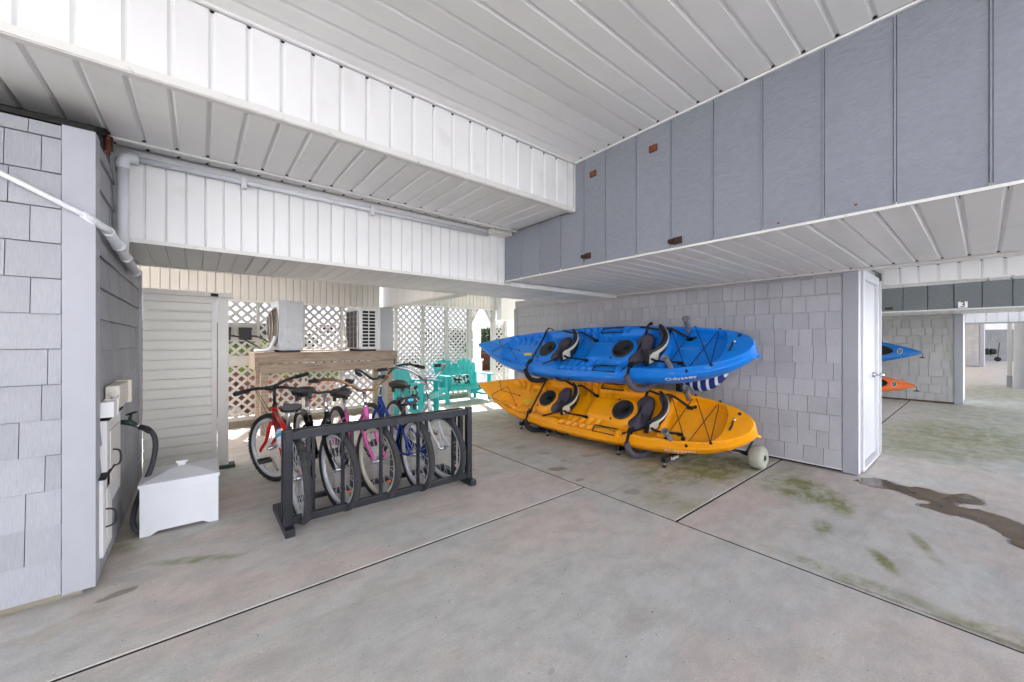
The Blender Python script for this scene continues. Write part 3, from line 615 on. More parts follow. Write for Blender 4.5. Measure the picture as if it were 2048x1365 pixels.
se = thing('lattice_screen', 'narrow lattice strip right of the garden opening by the blue kayak bow', 'lattice', (5.8, LATR, 0))
lattice(se, 5.70, 5.98, .13, 1.81, LATR, .135, .034)
part('post', 'lattice_white', se, (5.60, 5.698, LATR - .03, LATR + .06, 0, 2.058)); part('post', 'lattice_white', se, (5.985, 6.06, LATR - .03, LATR + .06, 0, 1.819)); part('post', 'white_paint', se, (6.12, 6.3, LATR - .03, LATR + .1, 0, 1.819))
part('sill', 'sill_wood', se, (5.7, 6.12, LATR - .028, LATR + .07, 0, .12))
for s_, x0, pa in ((1, 5.0, sr), (-1, 5.60, se)):
    m = MB().bar((x0, LATR, 1.74), (x0 + s_ * .20, LATR, 2.058), .03, .05, (0, 1, 0)); m.build('brace', 'lattice_white', pa, True)
    J = MB()
    for k in range(3): J.bar((x0 + s_ * .004, LATR + .012, 1.80 + .09 * k), (x0 + s_ * (.15 - .05 * k), LATR + .012, 2.057), .03, .008, (0, 1, 0))
    J.build('brace_slats', 'lattice_white', pa, True)
# ------------------------------------------------------------------ wooden platform and heat pumps
pt = thing('equipment_platform', 'weathered timber platform carrying two heat pumps', 'platform', (1.6, 6.6, 0))
part('beam_board', 'raw_wood', pt, (.64, 2.57, 6.25, 6.29, .995, 1.115), bevel=.003); part('beam_board', 'raw_wood', pt, (.66, 2.55, 6.262, 6.289, .85, .984), bevel=.003)
part('side_board', 'raw_wood', pt, (.595, .639, 6.26, 7.02, .90, 1.113), bevel=.003); part('side_board', 'raw_wood', pt, (2.571, 2.61, 6.26, 7.02, .9, 1.113), bevel=.003)
for i in range(6): part('deck_board', 'raw_wood', pt, (.59 + .001, 2.61, 6.24 + i * .135, 6.24 + i * .135 + .129, 1.116 + .0005 * (i % 2), 1.14), bevel=.002)
for x, y in ((.67, 6.295), (2.45, 6.295), (.67, 6.93), (2.45, 6.93)): part('leg', 'raw_wood', pt, (x, x + .09, y, y + .09, 0, 1.112), bevel=.003)
def heat_pump(label, x0, x1, y0, y1, z0, z1, front_grille, mat):
    h = thing('heat_pump', label, 'heat pump', ((x0 + x1) / 2, (y0 + y1) / 2, z0), group=None)
    part('feet', 'black_plastic', h, (x0 + .03, x1 - .03, y0 + .05, y0 + .09, z0, z0 + .03), (x0 + .03, x1 - .03, y1 - .09, y1 - .05, z0, z0 + .03))
    part('casing', mat, h, (x0, x1, y0, y1, z0 + .03, z1), bevel=.008)
    part('top_cap', mat, h, (x0 - .006, x1 + .006, y0 - .006, y1 + .006, z1 - .03, z1 + .006), bevel=.004)
    if front_grille:
        part('grille_back', 'deep_black', h, (x0 + .045, x1 - .06, y0 - .004, y0 - .0005, z0 + .07, z1 - .05))
        n = 11; zz = z0 + .065; dz = (z1 - .045 - zz) / n
        for i in range(n + 1): part('grille_bar', mat, h, (x0 + .04, x1 - .055, y0 - .016, y0 - .0005, zz + i * dz - .007, zz + i * dz + .007))
        xm = (x0 + x1) / 2 - .01
        for x in (x0 + .04, xm, x1 - .058): part('grille_bar', mat, h, (x - .006, x + .006, y0 - .018, y0 - .0008, zz, z1 - .045))
        part('coil', 'coil', h, (x0 - .008, x0 - .0005, y0 + .05, y1 - .03, z0 + .06, z1 - .05))
        for i in range(8): zq = z0 + .06 + (z1 - z0 - .11) * i / 7; part('coil_guard', 'steel', h, (x0 - .02, x0 - .0085, y0 + .05, y1 - .03, zq - .0025, zq + .0025))
        for i in range(4): yq = y0 + .05 + (y1 - y0 - .08) * i / 3; part('coil_guard', 'steel', h, (x0 - .022, x0 - .009, yq - .003, yq + .003, z0 + .06, z1 - .05))
    else:
        part('service_panel', mat, h, (x0 + .085, x1 - .012, y0 - .004, y0 - .0005, z0 + .18, z1 - .05)); part('seam', 'steel', h, (x0 + .004, x1 - .004, y0 - .002, y0 - .0006, z0 + .165, z0 + .170), (x0 + .08, x0 + .083, y0 - .002, y0 - .0006, z0 + .05, z1 - .04))
        m = MB()
        for x, z in ((x0 + .12, z0 + .15), (x1 - .04, z0 + .15), (x0 + .12, z0 + .06), (x1 - .04, z0 + .06)): m.lathe([(0, .004), (.005, .003), (.006, 0)], basis((1, 0, 0), (0, 0, 1), (0, -1, 0), (x, y0, z)), 8)
        m.build('screws', 'black_plastic', h, True)
        yc, zc = (y0 + y1) / 2 - .05, (z0 + z1) / 2
        m = MB().lathe([(0, .10), (.12, .095), (.24, .06), (.29, 0)], basis((0, 1, 0), (0, 0, 1), (-1, 0, 0), (x0, yc, zc)) if False else basis((0, 0, 1), (0, 1, 0), (-1, 0, 0), (x0, yc, zc)), 24); m.build('fan_guard', 'coil', h, True)
        m = MB()
        for r_, d_ in ((.08, .11), (.16, .09), (.24, .068), (.29, .012)): m.tube(circle((x0 - d_, yc, zc), r_, (0, 1, 0), (0, 0, 1), 24), .005, 6, True)
        m.build('guard_rings', 'steel', h, True)
        m = MB().tube(smooth_path([(x0 - .02, y0 + .1, z0 + .25), (x0 - .07, y0 + .05, z0 + .12), (x0 - .12, y0 + .08, z0 + .04), (x0 - .25, y0 + .3, z0 + .03)], 5), .024, 10); m.build('line_set', 'pipe_white', h, True)
    return h
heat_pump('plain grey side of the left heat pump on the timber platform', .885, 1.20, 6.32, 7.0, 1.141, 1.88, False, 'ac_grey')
heat_pump('white heat pump with slotted dark grille at the right end of the platform', 2.0, 2.315, 6.32, 6.98, 1.141, 1.845, True, 'ac_white')
cbk = thing('cable', 'pale cable looping along the platform between the heat pumps', 'cable', (1.7, 6.8, 1.14))
m = MB().tube(smooth_path([(1.25, 6.75, 1.17), (1.5, 6.9, 1.155), (1.8, 6.9, 1.16), (1.95, 6.8, 1.24), (1.93, 6.9, 1.5), (1.92, 7.0, 1.85)], 6), .014, 8); m.build('run', 'cream_fascia', cbk, True)
# ------------------------------------------------------------------ garden beyond the screens
def shrub(name, label, c, rx, ry, rz, n, mat, seed, stem=.3, lf=.05, group=None):
    rg = random.Random(seed); s = thing(name, label, 'shrub', (c[0], c[1], c[2] - rz - stem), group=group); m = MB()
    cl = [(rg.gauss(0, .45), rg.gauss(0, .45), rg.uniform(-.8, .8), rg.uniform(.25, .5)) for _ in range(22)]
    for i in range(n):
        k = rg.choice(cl); d = Vector((rg.gauss(0, 1), rg.gauss(0, 1), rg.gauss(0, 1))).normalized() * k[3] * rg.uniform(.5, 1)
        p = Vector((c[0] + (k[0] + d.x) * rx, c[1] + (k[1] + d.y) * ry, c[2] + (k[2] * .8 + d.z) * rz)); a = Vector((rg.gauss(0, 1), rg.gauss(0, 1), rg.gauss(0, .6))).normalized(); b = a.orthogonal().normalized(); sz = lf * rg.uniform(.6, 1.3)
        b = Matrix.Rotation(rg.uniform(0, 6.28), 3, a) @ b; e = a.cross(b)
        m.add([p - e * sz, p + b * sz * .45, p + e * sz, p - b * sz * .45], [(0, 1, 2, 3)])
    m.build('crown', mat, s, True); m = MB()
    for k in range(5): m.tube([(c[0] + rg.uniform(-.03, .03), c[1], c[2] - rz - stem), (c[0] + rg.uniform(-.3, .3) * rx, c[1] + rg.uniform(-.3, .3) * ry, c[2] + rg.uniform(-.2, .4) * rz)], [.02, .006], 6)
    m.build('trunk', 'bark', s, True); return s
def pot(name, label, c, r, h, mat, group=None):
    o = thing(name, label, 'planter', c, group=group); m = MB().lathe([(0, 0), (r * .72, 0), (r * .95, h * .86), (r * 1.06, h * .87), (r * 1.06, h), (r * .93, h), (r * .9, h * .9), (0, h * .9)], Matrix.Translation(c), 28); m.build('pot', mat, o, True)
    m = MB().lathe([(0, h * .905), (r * .89, h * .905)], Matrix.Translation(c), 20); m.build('soil', 'bark', o, True)
gx = [(.05, 8.5, .42, .62), (.95, 8.75, .45, .66), (1.85, 8.6, .40, .56)]
for i, (x, y, r, h) in enumerate(gx):
    pot('terracotta_pot', ('large terracotta pot seen through the lattice nearest the gate', 'tallest terracotta pot behind the lattice below the left heat pump', 'smaller terracotta pot behind the lattice under the middle of the platform')[i], (x, y, -.02), r, h, 'terracotta', 'terracotta pots behind the left screen')
    shrub('leafy_shrub', ('bright green shrub behind the lattice nearest the gate', 'bright green shrub behind the left heat pump', 'low green shrub behind the lattice under the platform')[i], (x, y, h + (.52, .40, .12)[i]), .55, .45, (.5, .36, .16)[i], 2600, 'leaf_bright', 40 + i, .05, .05, 'shrubs in the terracotta pots')
nw = thing('garden_wall', 'low terracotta brick garden wall beyond the left lattice', 'wall', (.9, 9.6, 0)); part('wall', 'terracotta', nw, (-3, 2.3, 9.5, 9.7, -.02, .75))
pot('round_planter', 'brown round planter holding a bush in the garden opening', (10.6, 14.6, -.02), 1.0, .85, 'brown_pot')
shrub('garden_bush', 'dark leafy bush in the brown planter seen through the opening', (10.6, 14.6, 1.35), 1.3, .9, .65, 5200, 'leaf_dark', 77, .1, .06)
hp = thing('porch_post', 'white square porch post with a plinth standing in the garden opening', 'post', (7.2, 10.6, 0))
part('shaft', 'white_paint', hp, (7.04, 7.24, 10.5, 10.7, .72, 4.5), bevel=.01); part('plinth', 'white_paint', hp, (7.01, 7.27, 10.47, 10.73, -.02, .66), bevel=.01); part('cap', 'white_paint', hp, (6.98, 7.30, 10.44, 10.76, .661, .719), bevel=.008)
hh = thing('white_house', 'white sided house with a dark lattice skirt across the garden', 'house', (8, 16, 0))
part('wall', 'house_white', hh, (-8, 26, 16.0, 16.4, 2.0, 9)); part('skirt_void', 'deep_black', hh, (-8, 26, 16.2, 16.3, -.02, 2.0))
m = MB()
for i in range(30):
    z = 2.0 + i * .17; m.add([(-8, 15.965, z), (26, 15.965, z), (26, 15.999, z + .172), (-8, 15.999, z + .172), (-8, 15.999, z), (26, 15.999, z)], [(0, 1, 2, 3), (0, 4, 5, 1)])
m.build('siding_boards', 'house_white', hh, True)['kind'] = 'stuff'
J = lattice(hh, 3, 16, .1, 1.95, 16.1, .26, .085, 'white_paint', True); J.build('lattice_skirt', 'white_paint', hh, True)['kind'] = 'stuff'
part('skirt_rail', 'white_paint', hh, (-8, 26, 16.0, 16.09, 1.92, 2.0), (-8, 26, 16.0, 16.09, -.02, .12))
# ------------------------------------------------------------------ bays to the right
h1 = thing('header_beam', 'white grooved header across the opening beyond the white closet door', 'beam', (6.3, -.5, 1.93))
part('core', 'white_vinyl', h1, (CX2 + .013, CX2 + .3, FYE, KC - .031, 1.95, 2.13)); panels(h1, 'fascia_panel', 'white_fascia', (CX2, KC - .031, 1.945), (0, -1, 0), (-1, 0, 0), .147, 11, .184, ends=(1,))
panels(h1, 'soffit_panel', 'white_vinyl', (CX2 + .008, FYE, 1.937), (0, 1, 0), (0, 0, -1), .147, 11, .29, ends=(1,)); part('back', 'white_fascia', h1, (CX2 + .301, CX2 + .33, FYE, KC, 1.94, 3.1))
g2 = thing('panelled_beam', 'dark grey panelled beam in the next bay carrying the number plate', 'beam', (9.9, 0, 1.85))
part('core', 'dark_panel', g2, (9.918, 10.05, FYE, 5, 1.855, 3.1)); panels(g2, 'grey_panel', 'dark_panel', (9.9, 5, 1.845), (0, -1, 0), (-1, 0, 0), .303, 19, 1.14, th=.018, lip=.012, off=.13)
part('hasp', 'dark_rust', g2, (9.885, 9.899, 1.06, 1.16, 1.885, 1.925)); part('bottom_trim', 'old_trim', g2, (9.886, 9.899, FYE, 5, 1.828, 1.85))
ns = thing('number_plate', 'small white plate with a black 3 on the dark beam', 'sign', (9.88, .222, 1.9)); part('plate', 'text_white', ns, (9.888, 9.8985, .172, .276, 1.862, 1.962))
obj('digit', textmesh('3', .13, 'text_black'), ns, True, basis((0, -1, 0), (0, 0, 1), (-1, 0, 0), (9.886, .224, 1.912)))
s2 = struct('low_soffit', 'white soffit strip in front of the second shingled wall', (9.9, 0, 1.85)); part('backing', 'white_vinyl', s2, (10.051, 12.3, FYE, 5, 1.872, 1.92)); panels(s2, 'soffit_panel', 'white_vinyl', (9.92, FYE, 1.858), (0, 1, 0), (0, 0, -1), .147, 38, 2.2)
w2 = thing('storage_closet', 'second shingled closet wall in the next bay behind the two hanging kayak bows', 'closet', (12.5, 2, 0))
part('wall_core', 'shingle_warm', w2, (12.104, 13.28, .30, 5, .04, 1.93)); part('footing', 'bark', w2, (12.09, 13.2, .34, 5, 0, .04))
shingles(w2, (12.1, .39, .04), (0, 1, 0), (-1, 0, 0), 4.6, 0, 1.8, .174, 'shingle_warm', rng, .13, .20, gap=.010)
part('corner_board', 'corner_grey', w2, (12.07, 12.103, .27, .387, .005, 1.855)); part('side_board', 'white_paint', w2, (12.105, 13.3, .272, .298, .03, 1.86))
h2 = thing('header_beam', 'far white grooved header beyond the second closet', 'beam', (13.4, -.6, 1.7)); part('core', 'white_vinyl', h2, (13.314, 13.6, FYE, .27, 1.71, 3.1)); panels(h2, 'fascia_panel', 'white_fascia', (13.3, .27, 1.715), (0, -1, 0), (-1, 0, 0), .147, 8, .5); part('bottom_trim', 'corner_grey', h2, (13.285, 13.6, FYE, .27, 1.69, 1.709))
w3 = thing('storage_closet', 'distant shingled closet wall at the end of the garage', 'closet', (31, 1.5, 0)); part('wall_core', 'shingle_warm', w3, (30.804, 32.5, .02, 4, .03, 2.6)); shingles(w3, (30.8, .14, .03), (0, 1, 0), (-1, 0, 0), 2.5, 0, 2.5, .19, 'shingle_warm', rng, .2, .3, 120, gap=.018); part('corner_board', 'corner_grey', w3, (30.77, 30.803, .0, .138, 0, 2.6)); part('side_board', 'white_paint', w3, (30.77, 32.5, -.03, -.001, 0, 2.6))
h3 = part('header_beam', 'white_fascia', None, (32.0, 32.5, FYE, -.04, 1.9, 2.6), world=False); tag(h3, 'distant white header above the far end wall', 'beam')
ew = thing('end_wall', 'pale shingled end wall at the far end of the garage', 'wall', (41, -.5, 0)); part('wall_core', 'shingle_dimmed', ew, (41.01, 41.2, -4, 5, 0, 3)); shingles(ew, (41, -1.6, .02), (0, 1, 0), (-1, 0, 0), 2.2, 0, 2.6, .2, 'shingle_dimmed', rng, .25, .4, 60, gap=.02)
cl = thing('round_column', 'thick round grey column at the right edge of the far bay', 'column', (17.6, -.98, 0)); m = MB().lathe([(.46, 0), (.46, 2.9)], Matrix.Translation((17.6, -.98, 0)), 40); m.build('shaft', 'painted_column', cl, True); m = MB().lathe([(.475, 0), (.475, .05), (.46, .055)], Matrix.Translation((17.6, -.98, 0)), 40); m.build('base', 'painted_column', cl, True)
ps = thing('slim_post', 'slim white post beside the round column', 'post', (17.95, -.46, 0)); part('shaft', 'white_paint', ps, (17.9, 18.0, -.5, -.42, 0, 2.6)); part('boot', 'painted_column', ps, (17.89, 18.01, -.51, -.41, 0, .32))
kt = thing('trolley', 'small dark trolley parked by the far end wall', 'trolley', (39.5, -.3, 0))
m = MB()
for x, y, r_ in ((39.5, -.12, .22), (39.6, -.3, .2), (39.5, -.42, .18)): m.lathe([(0, -.1), (r_ * .7, -.09), (r_, -.03), (r_, .03), (r_ * .7, .09), (0, .1)], basis((1, 0, 0), (0, 0, 1), (0, -1, 0), (x, y, .62)), 14)
m.build('bundle', 'cart_green', kt, True); m = MB().tube([(39.5, -.1, .5), (39.5, -.55, .25), (39.5, -.62, 1.2)], .025, 6); m.build('frame', 'black_plastic', kt, True); m = MB().lathe([(0, -.05), (.13, -.05), (.15, 0), (.13, .05), (0, .05)], basis((0, 1, 0), (0, 0, 1), (1, 0, 0), (39.45, -.55, .15)), 16); m.build('wheel', 'black_rubber', kt, True)
# ------------------------------------------------------------------ bicycle rack
rk = thing('bicycle_rack', 'black steel floor rack holding five bicycles', 'bicycle rack', (1.2, 3.05, 0))
RX0, RX1, RYF, RYB = .475, 1.925, 3.0, 3.13
for x in (RX0, RX1):
    part('foot', 'rack_metal', rk, (x - .03, x + .03, 2.905, 3.46, 0, .05), bevel=.004)
    part('post', 'rack_metal', rk, (x - .025, x + .025, RYF - .03, RYF + .02, .05, .70), bevel=.003); part('post', 'rack_metal', rk, (x - .02, x + .02, RYB - .02, RYB + .02, .05, .67), bevel=.003)
part('top_rail', 'rack_metal', rk, (RX0 + .026, RX1 - .026, RYF - .022, RYF + .022, .63, .685), bevel=.003); part('top_rail', 'rack_metal', rk, (RX0 + .021, RX1 - .021, RYB - .015, RYB + .015, .63, .675), bevel=.003)
part('top_plate', 'rack_metal', rk, (RX0 + .026, RX1 - .026, RYF + .0225, RYB - .0155, .655, .668))
part('bottom_rail', 'rack_metal', rk, (RX0 + .026, RX1 - .026, RYF - .022, RYF + .022, .052, .10), bevel=.003); part('bottom_rail', 'rack_metal', rk, (RX0 + .031, RX1 - .031, 3.36, 3.40, .052, .09), bevel=.003)
for i in range(5):
    x = (.60, .83, 1.115, 1.43, 1.765)[i]
    part('upright', 'rack_metal', rk, (x - .011, x + .011, RYF - .012, RYF + .012, .1005, .6295)); part('upright', 'rack_metal', rk, ((.66, .935, 1.254, 1.572, 1.86)[i] - .010, (.66, .935, 1.254, 1.572, 1.86)[i] + .010, RYB - .013, RYB + .013, .06, .6295))
# ------------------------------------------------------------------ bicycles
def bicycle(label, loc, rz, lean, paint, style, bar_mat, steer=0, tyre='tyre', seat_logo=False, basket=False, seat_z=.86, bar_z=1.0, rimmat='rim_silver', fender=None, bottle=False, Rw=.318, rise=.10, wood_guard=False):
    """local x forward, rear axle above the origin"""
    T = Matrix.Translation(loc) @ Matrix.Rotation(rz, 4, 'Z') @ Matrix.Rotation(lean, 4, 'X')
    B = thing('bicycle', label, 'bicycle', T=T, group='bicycles in the floor rack')
    tr = .026 if style == 'cruiser' else .027; WB = 1.06; R0 = Rw - tr
    def wheel(cx, parent, ang=0, piv=None):
        Wm = Matrix.Translation((cx, 0, Rw)) if piv is None else Matrix.Translation((cx, 0, Rw))
        rot = Matrix.Rotation(ang, 4, 'Z'); Tm = Wm @ rot
        def P(r, a, y=0): return Tm @ Vector((r * math.cos(a), y, r * math.sin(a)))
        N = 40; root = MB()
        if style == 'mtb':
            rr = []
            m = MB().tube([P(R0, 2 * math.pi * k / N) for k in range(N)], tr * .9, 10, True)
            for k in range(64):
                a = 2 * math.pi * k / 64
                for y in ((-.014, 0, .014) if k % 2 else (-.02, .007, .02)):
                    c = Vector(P(R0 + tr * .86 - abs(y) * .45, a, y)); d = (Tm.to_3x3() @ Vector((math.cos(a), 0, math.sin(a)))); tdir = Tm.to_3x3() @ Vector((-math.sin(a), 0, math.cos(a))); sd = Tm.to_3x3() @ Vector((0, 1, 0))
                    m.box(-.005, .005, -.006, .006, -.004, .006, basis(sd, tdir, d, c))
        else: m = MB().tube([P(R0, 2 * math.pi * k / N) for k in range(N)], tr, 10, True)
        w_ = m.build('wheel', tyre, parent)
        m = MB(); pr = [(-.011, -.042), (.011, -.042), (.0175, -.010), (-.0175, -.010)]
        vs = [P(R0 - .008 + q[1] + .008, 2 * math.pi * k / N, q[0]) for k in range(N) for q in pr]; fs = [(k * 4 + c, k * 4 + (c + 1) % 4, ((k + 1) % N) * 4 + (c + 1) % 4, ((k + 1) % N) * 4 + c) for k in range(N) for c in range(4)]
        m.add(vs, fs, True); m.build('rim', rimmat, w_)
        m = MB()
        for k in range(28):
            a = 2 * math.pi * k / 28; s_ = 1 if k % 2 else -1; m.tube([P(.02, a + s_ * 1.1, s_ * .025), P(R0 - .034, a)], .0017, 4, caps=False)
        m.build('spokes', 'rim_silver', w_)['kind'] = 'stuff'
        m = MB().tube([Tm @ Vector((0, y, 0)) for y in (-.055, -.03, -.028, .028, .03, .055)], [.008, .008, .02, .02, .008, .008], 10); m.build('hub', 'chrome', w_)
        return w_
    wheel(0, B); wheel(WB, B, steer)
    # frame
    A0 = Vector((0, 0, Rw)); BB = Vector((.44, 0, .28)); ST = Vector((.27, 0, .62)); HB = Vector((.86, 0, .60)); HT = Vector((.825, 0, .73)); FA = Vector((WB, 0, Rw))
    f = MB(); tk = .017
    if style == 'cruiser':
        f.tube(smooth_path([HT + Vector((.004, 0, -.02)), (.68, 0, .60), (.50, 0, .50), (.35, 0, .47), (.305, 0, .53)], 5), tk, 10); f.tube(smooth_path([HB + Vector((0, 0, .02)), (.74, 0, .46), (.58, 0, .33), BB], 5), tk + .002, 10)
    else:
        f.tube([HT + Vector((.006, 0, -.03)), ST + Vector((.02, 0, -.04))], .018, 10); f.tube([HB + Vector((0, 0, .02)), BB], .021, 10)
    f.tube([BB, ST], tk, 10); f.tube([HB, HT], .021, 12)
    for y in (-.055, .055):
        f.tube([BB + Vector((-.02, y * .5, 0)), A0 + Vector((.14, y, -.02)), A0 + Vector((0, y, 0))], .011, 8); f.tube([ST + Vector((.01, y * .35, -.06)), A0 + Vector((.10, y, .14)), A0 + Vector((0, y, 0))], .010, 8)
    f.tube([BB + Vector((0, -.034, 0)), BB + Vector((0, .034, 0))], .022, 12); f.build('frame', paint, B)
    # fork, turned with the steering
    ax = (HT - HB).normalized(); Sm = Matrix.Translation(HB) @ Matrix.Rotation(steer, 4, ax) @ Matrix.Translation(-HB)
    k = MB()
    for y in (-.052, .052): k.tube([Sm @ p for p in smooth_path([HB + Vector((.005, y * .55, -.005)), HB + Vector((.018, y, -.05)), HB + Vector((.09, y, -.17)), FA + Vector((-.02, y, .03)), FA + Vector((0, y, 0))], 3)], [.015] * 6 + [.014] * 4 + [.011] * 3, 8)
    k.tube([Sm @ (HB + Vector((.006, -.05, -.02))), Sm @ (HB + Vector((.006, .05, -.02)))], .016, 8); fk = k.build('fork', paint, B)
    sc_ = HT + ax * (bar_z - HT.z - rise) / ax.z
    k = MB().tube([Sm @ (HT - ax * .01), Sm @ sc_], .0125, 10); k.tube([Sm @ (HT - ax * .002), Sm @ (HT + ax * .02)], .019, 12); k.tube([Sm @ (sc_ - ax * .02), Sm @ (sc_ + Vector((.035, 0, .012)))], [.016, .016], 10); st = k.build('stem', 'chrome' if style == 'cruiser' else 'black_plastic', B)
    c = sc_ + Vector((.035, 0, .012))
    if style == 'cruiser':
        hp_ = lambda s: [c, c + Vector((.012, s * .07, .0)), c + Vector((.02, s * .14, rise * .55)), c + Vector((-.02, s * .22, rise)), c + Vector((-.12, s * .29, rise + .01)), c + Vector((-.22, s * .315, rise * .9)), c + Vector((-.29, s * .325, rise * .85))]
        pts = [Sm @ p for p in smooth_path(hp_(-1)[::-1] + hp_(1)[1:], 5)]; grip = (c + Vector((-.20, 0, rise * .93)), c + Vector((-.33, 0, rise * .82)))
        hb = MB().tube(pts, .0115, 10).build('handlebar', bar_mat, B)
        for s in (-1, 1): MB().tube([Sm @ (grip[0] + Vector((0, s * .312, 0))), Sm @ (grip[0] + Vector((-.01, s * .314, 0))), Sm @ (grip[1] + Vector((0, s * .33, 0)))], [.0175, .0165, .0175], 10).build('grip', 'black_rubber', hb)
    else:
        pts = [Sm @ p for p in (c + Vector((-.05, -.33, rise)), c + Vector((-.02, -.16, rise * .8)), c + Vector((0, -.05, 0)), c + Vector((0, .05, 0)), c + Vector((-.02, .16, rise * .8)), c + Vector((-.05, .33, rise)))]
        hb = MB().tube(smooth_path(pts, 4), .0125, 10).build('handlebar', bar_mat, B)
        for s in (-1, 1):
            MB().tube([Sm @ (c + Vector((-.035, s * .215, rise * .92))), Sm @ (c + Vector((-.05, s * .335, rise)))], .0175, 10).build('grip', 'black_rubber', hb)
            MB().tube([Sm @ (c + Vector((-.01, s * .17, rise * .8))), Sm @ (c + Vector((.04, s * .19, rise * .7))), Sm @ (c + Vector((.03, s * .30, rise * .75)))], [.012, .008, .005], 6).build('brake_lever', 'black_plastic', hb)
        for s, q in ((1, .14), (-1, .10), (1, .06)): MB().tube([Sm @ p if i < 2 else p for i, p in enumerate(smooth_path([c + Vector((0, s * .2, rise * .8)), c + Vector((.12 + q, s * .12, -.02)), c + Vector((.10, s * .03, -.16 - q)), HB + Vector((-.03, s * .02, .06)), HB + Vector((-.14, 0, -.05))], 5))], .0026, 5).build('cable', 'black_plastic', B)
    # saddle
    sp = ST + (ST - BB).normalized() * (seat_z - .05 - ST.z) / (ST - BB).normalized().z
    MB().tube([ST, sp], .0128, 10).build('seat_post', 'steel', B)
    sx = sp.x; prof = [(-.13, .085, .030), (-.11, .105, .034), (-.06, .108, .032), (0, .075, .026), (.06, .042, .022), (.11, .028, .020), (.145, .016, .014)] if style == 'cruiser' else [(-.12, .065, .022), (-.08, .074, .024), (-.03, .062, .022), (.03, .035, .02), (.10, .022, .018), (.15, .012, .012)]
    m = MB(); n = 14; vs = []
    for x, hw, h in prof:
        for k_ in range(n):
            a = 2 * math.pi * k_ / n; vs.append((sx + x, hw * math.cos(a), seat_z - .02 + h * (math.sin(a) if math.sin(a) > 0 else 1.3 * math.sin(a)) + (.018 if x < -.1 else 0)))
    m.add(vs, [(i * n + k_, i * n + (k_ + 1) % n, (i + 1) * n + (k_ + 1) % n, (i + 1) * n + k_) for i in range(len(prof) - 1) for k_ in range(n)], True); m.add(vs[:n], [tuple(range(n))[::-1]]); m.add(vs[-n:], [tuple(range(n))])
    sd = m.build('saddle', 'saddle', B)
    m = MB()
    for s in (-1, 1): m.tube([(sx - .11, s * .05, seat_z - .05), (sx - .05, s * .03, seat_z - .065), (sx + .08, s * .012, seat_z - .04)], .0045, 6)
    m.build('rails', 'steel', sd)
    if style == 'cruiser':
        for s in (-1, 1): MB().lathe([(.017, 0), (.02, .01), (.015, .02), (.02, .03), (.015, .04), (.018, .05)], Matrix.Translation((sx - .10, s * .055, seat_z - .095)), 10).build('spring', 'black_plastic', sd)
    if seat_logo:
        m = MB().lathe([(0, .003), (.02, .002), (.022, 0)], Matrix.Translation((sx - .142, 0, seat_z + .002)) @ Matrix.Rotation(R(-90), 4, 'Y') @ Matrix.Diagonal((.7, 1.5, 1, 1)), 16); m.build('badge', 'sticker_blue', sd)
        m = MB().tube(smooth_path([(sx - .125, -.085, seat_z - .025), (sx - .135, -.06, seat_z + .0), (sx - .12, -.055, seat_z + .016)], 4), .003, 5); m.tube(smooth_path([(sx - .125, .085, seat_z - .025), (sx - .135, .06, seat_z), (sx - .12, .055, seat_z + .016)], 4), .003, 5); m.build('piping', 'pad_white', sd)
    # cranks, chain ring, pedals
    m = MB().lathe([(.05, 0), (.085, 0), (.09, .002), (.085, .004), (.05, .004)], basis((1, 0, 0), (0, 0, 1), (0, -1, 0), BB + Vector((0, -.045, 0))), 28)
    for q in range(5): m.bar(BB + Vector((0, -.047, 0)), BB + Vector((.07 * math.cos(q * 1.257), -.047, .07 * math.sin(q * 1.257))), .012, .004, (0, 1, 0))
    ck = m.build('chain_ring', 'black_plastic' if style == 'mtb' else 'steel', B)
    for s, a in ((-1, R(200)), (1, R(20))):
        e = BB + Vector((.165 * math.cos(a), s * .075, .165 * math.sin(a))); MB().bar(BB + Vector((0, s * .06, 0)), e, .022, .012, (0, 1, 0)).build('crank', 'steel', B)
        m = MB(); yy = s * .125
        for q in (-.04, .04): m.box(e.x + q - .007, e.x + q + .007, yy - .045, yy + .045, e.z - .012, e.z + .012)
        m.box(e.x - .04, e.x + .04, yy - .045, yy - .035, e.z - .01, e.z + .01); m.box(e.x - .04, e.x + .04, yy + .035, yy + .045, e.z - .01, e.z + .01); m.tube([(e.x, s * .07, e.z), (e.x, yy + s * .04, e.z)], .008, 8); m.build('pedal', 'black_plastic', B)
    m = MB()
    for zz, rr_ in ((1, .088), (-1, .04)): pass
    m.tube([BB + Vector((0, -.045, .088)), A0 + Vector((0, -.045, .035))], .004, 5); m.tube([BB + Vector((0, -.045, -.088)), A0 + Vector((0, -.045, -.035))], .004, 5); m.build('chain', 'dark_rust', B)
    if style == 'cruiser':
        g_ = MB(); 
        for dz in (.10, .085): g_.bar(A0 + Vector((-.02, -.062, .02 if dz > .09 else -.05)), BB + Vector((.02, -.062, dz - .02)), .05, .004, (0, 1, 0))
        g_.build('chain_guard', 'pad_white' if wood_guard else paint, B)
    if bottle:
        dn = (BB - HB).normalized(); pb = HB + dn * .17 + Vector((-.035, 0, .05)); MB().tube([pb + dn * t_ for t_ in (0, .02, .04, .17, .18)], [.018, .02, .034, .034, .03], 14).build('water_bottle', 'pipe_white', B); MB().tube([pb + dn * t_ for t_ in (.06, .10)], [.0345, .0345], 14, caps=False).build('bottle_band', 'sticker_blue', B)
        MB().tube([pb + dn * -.015, pb + dn * .004], .019, 12).build('bottle_cap', 'blue_paint', B)
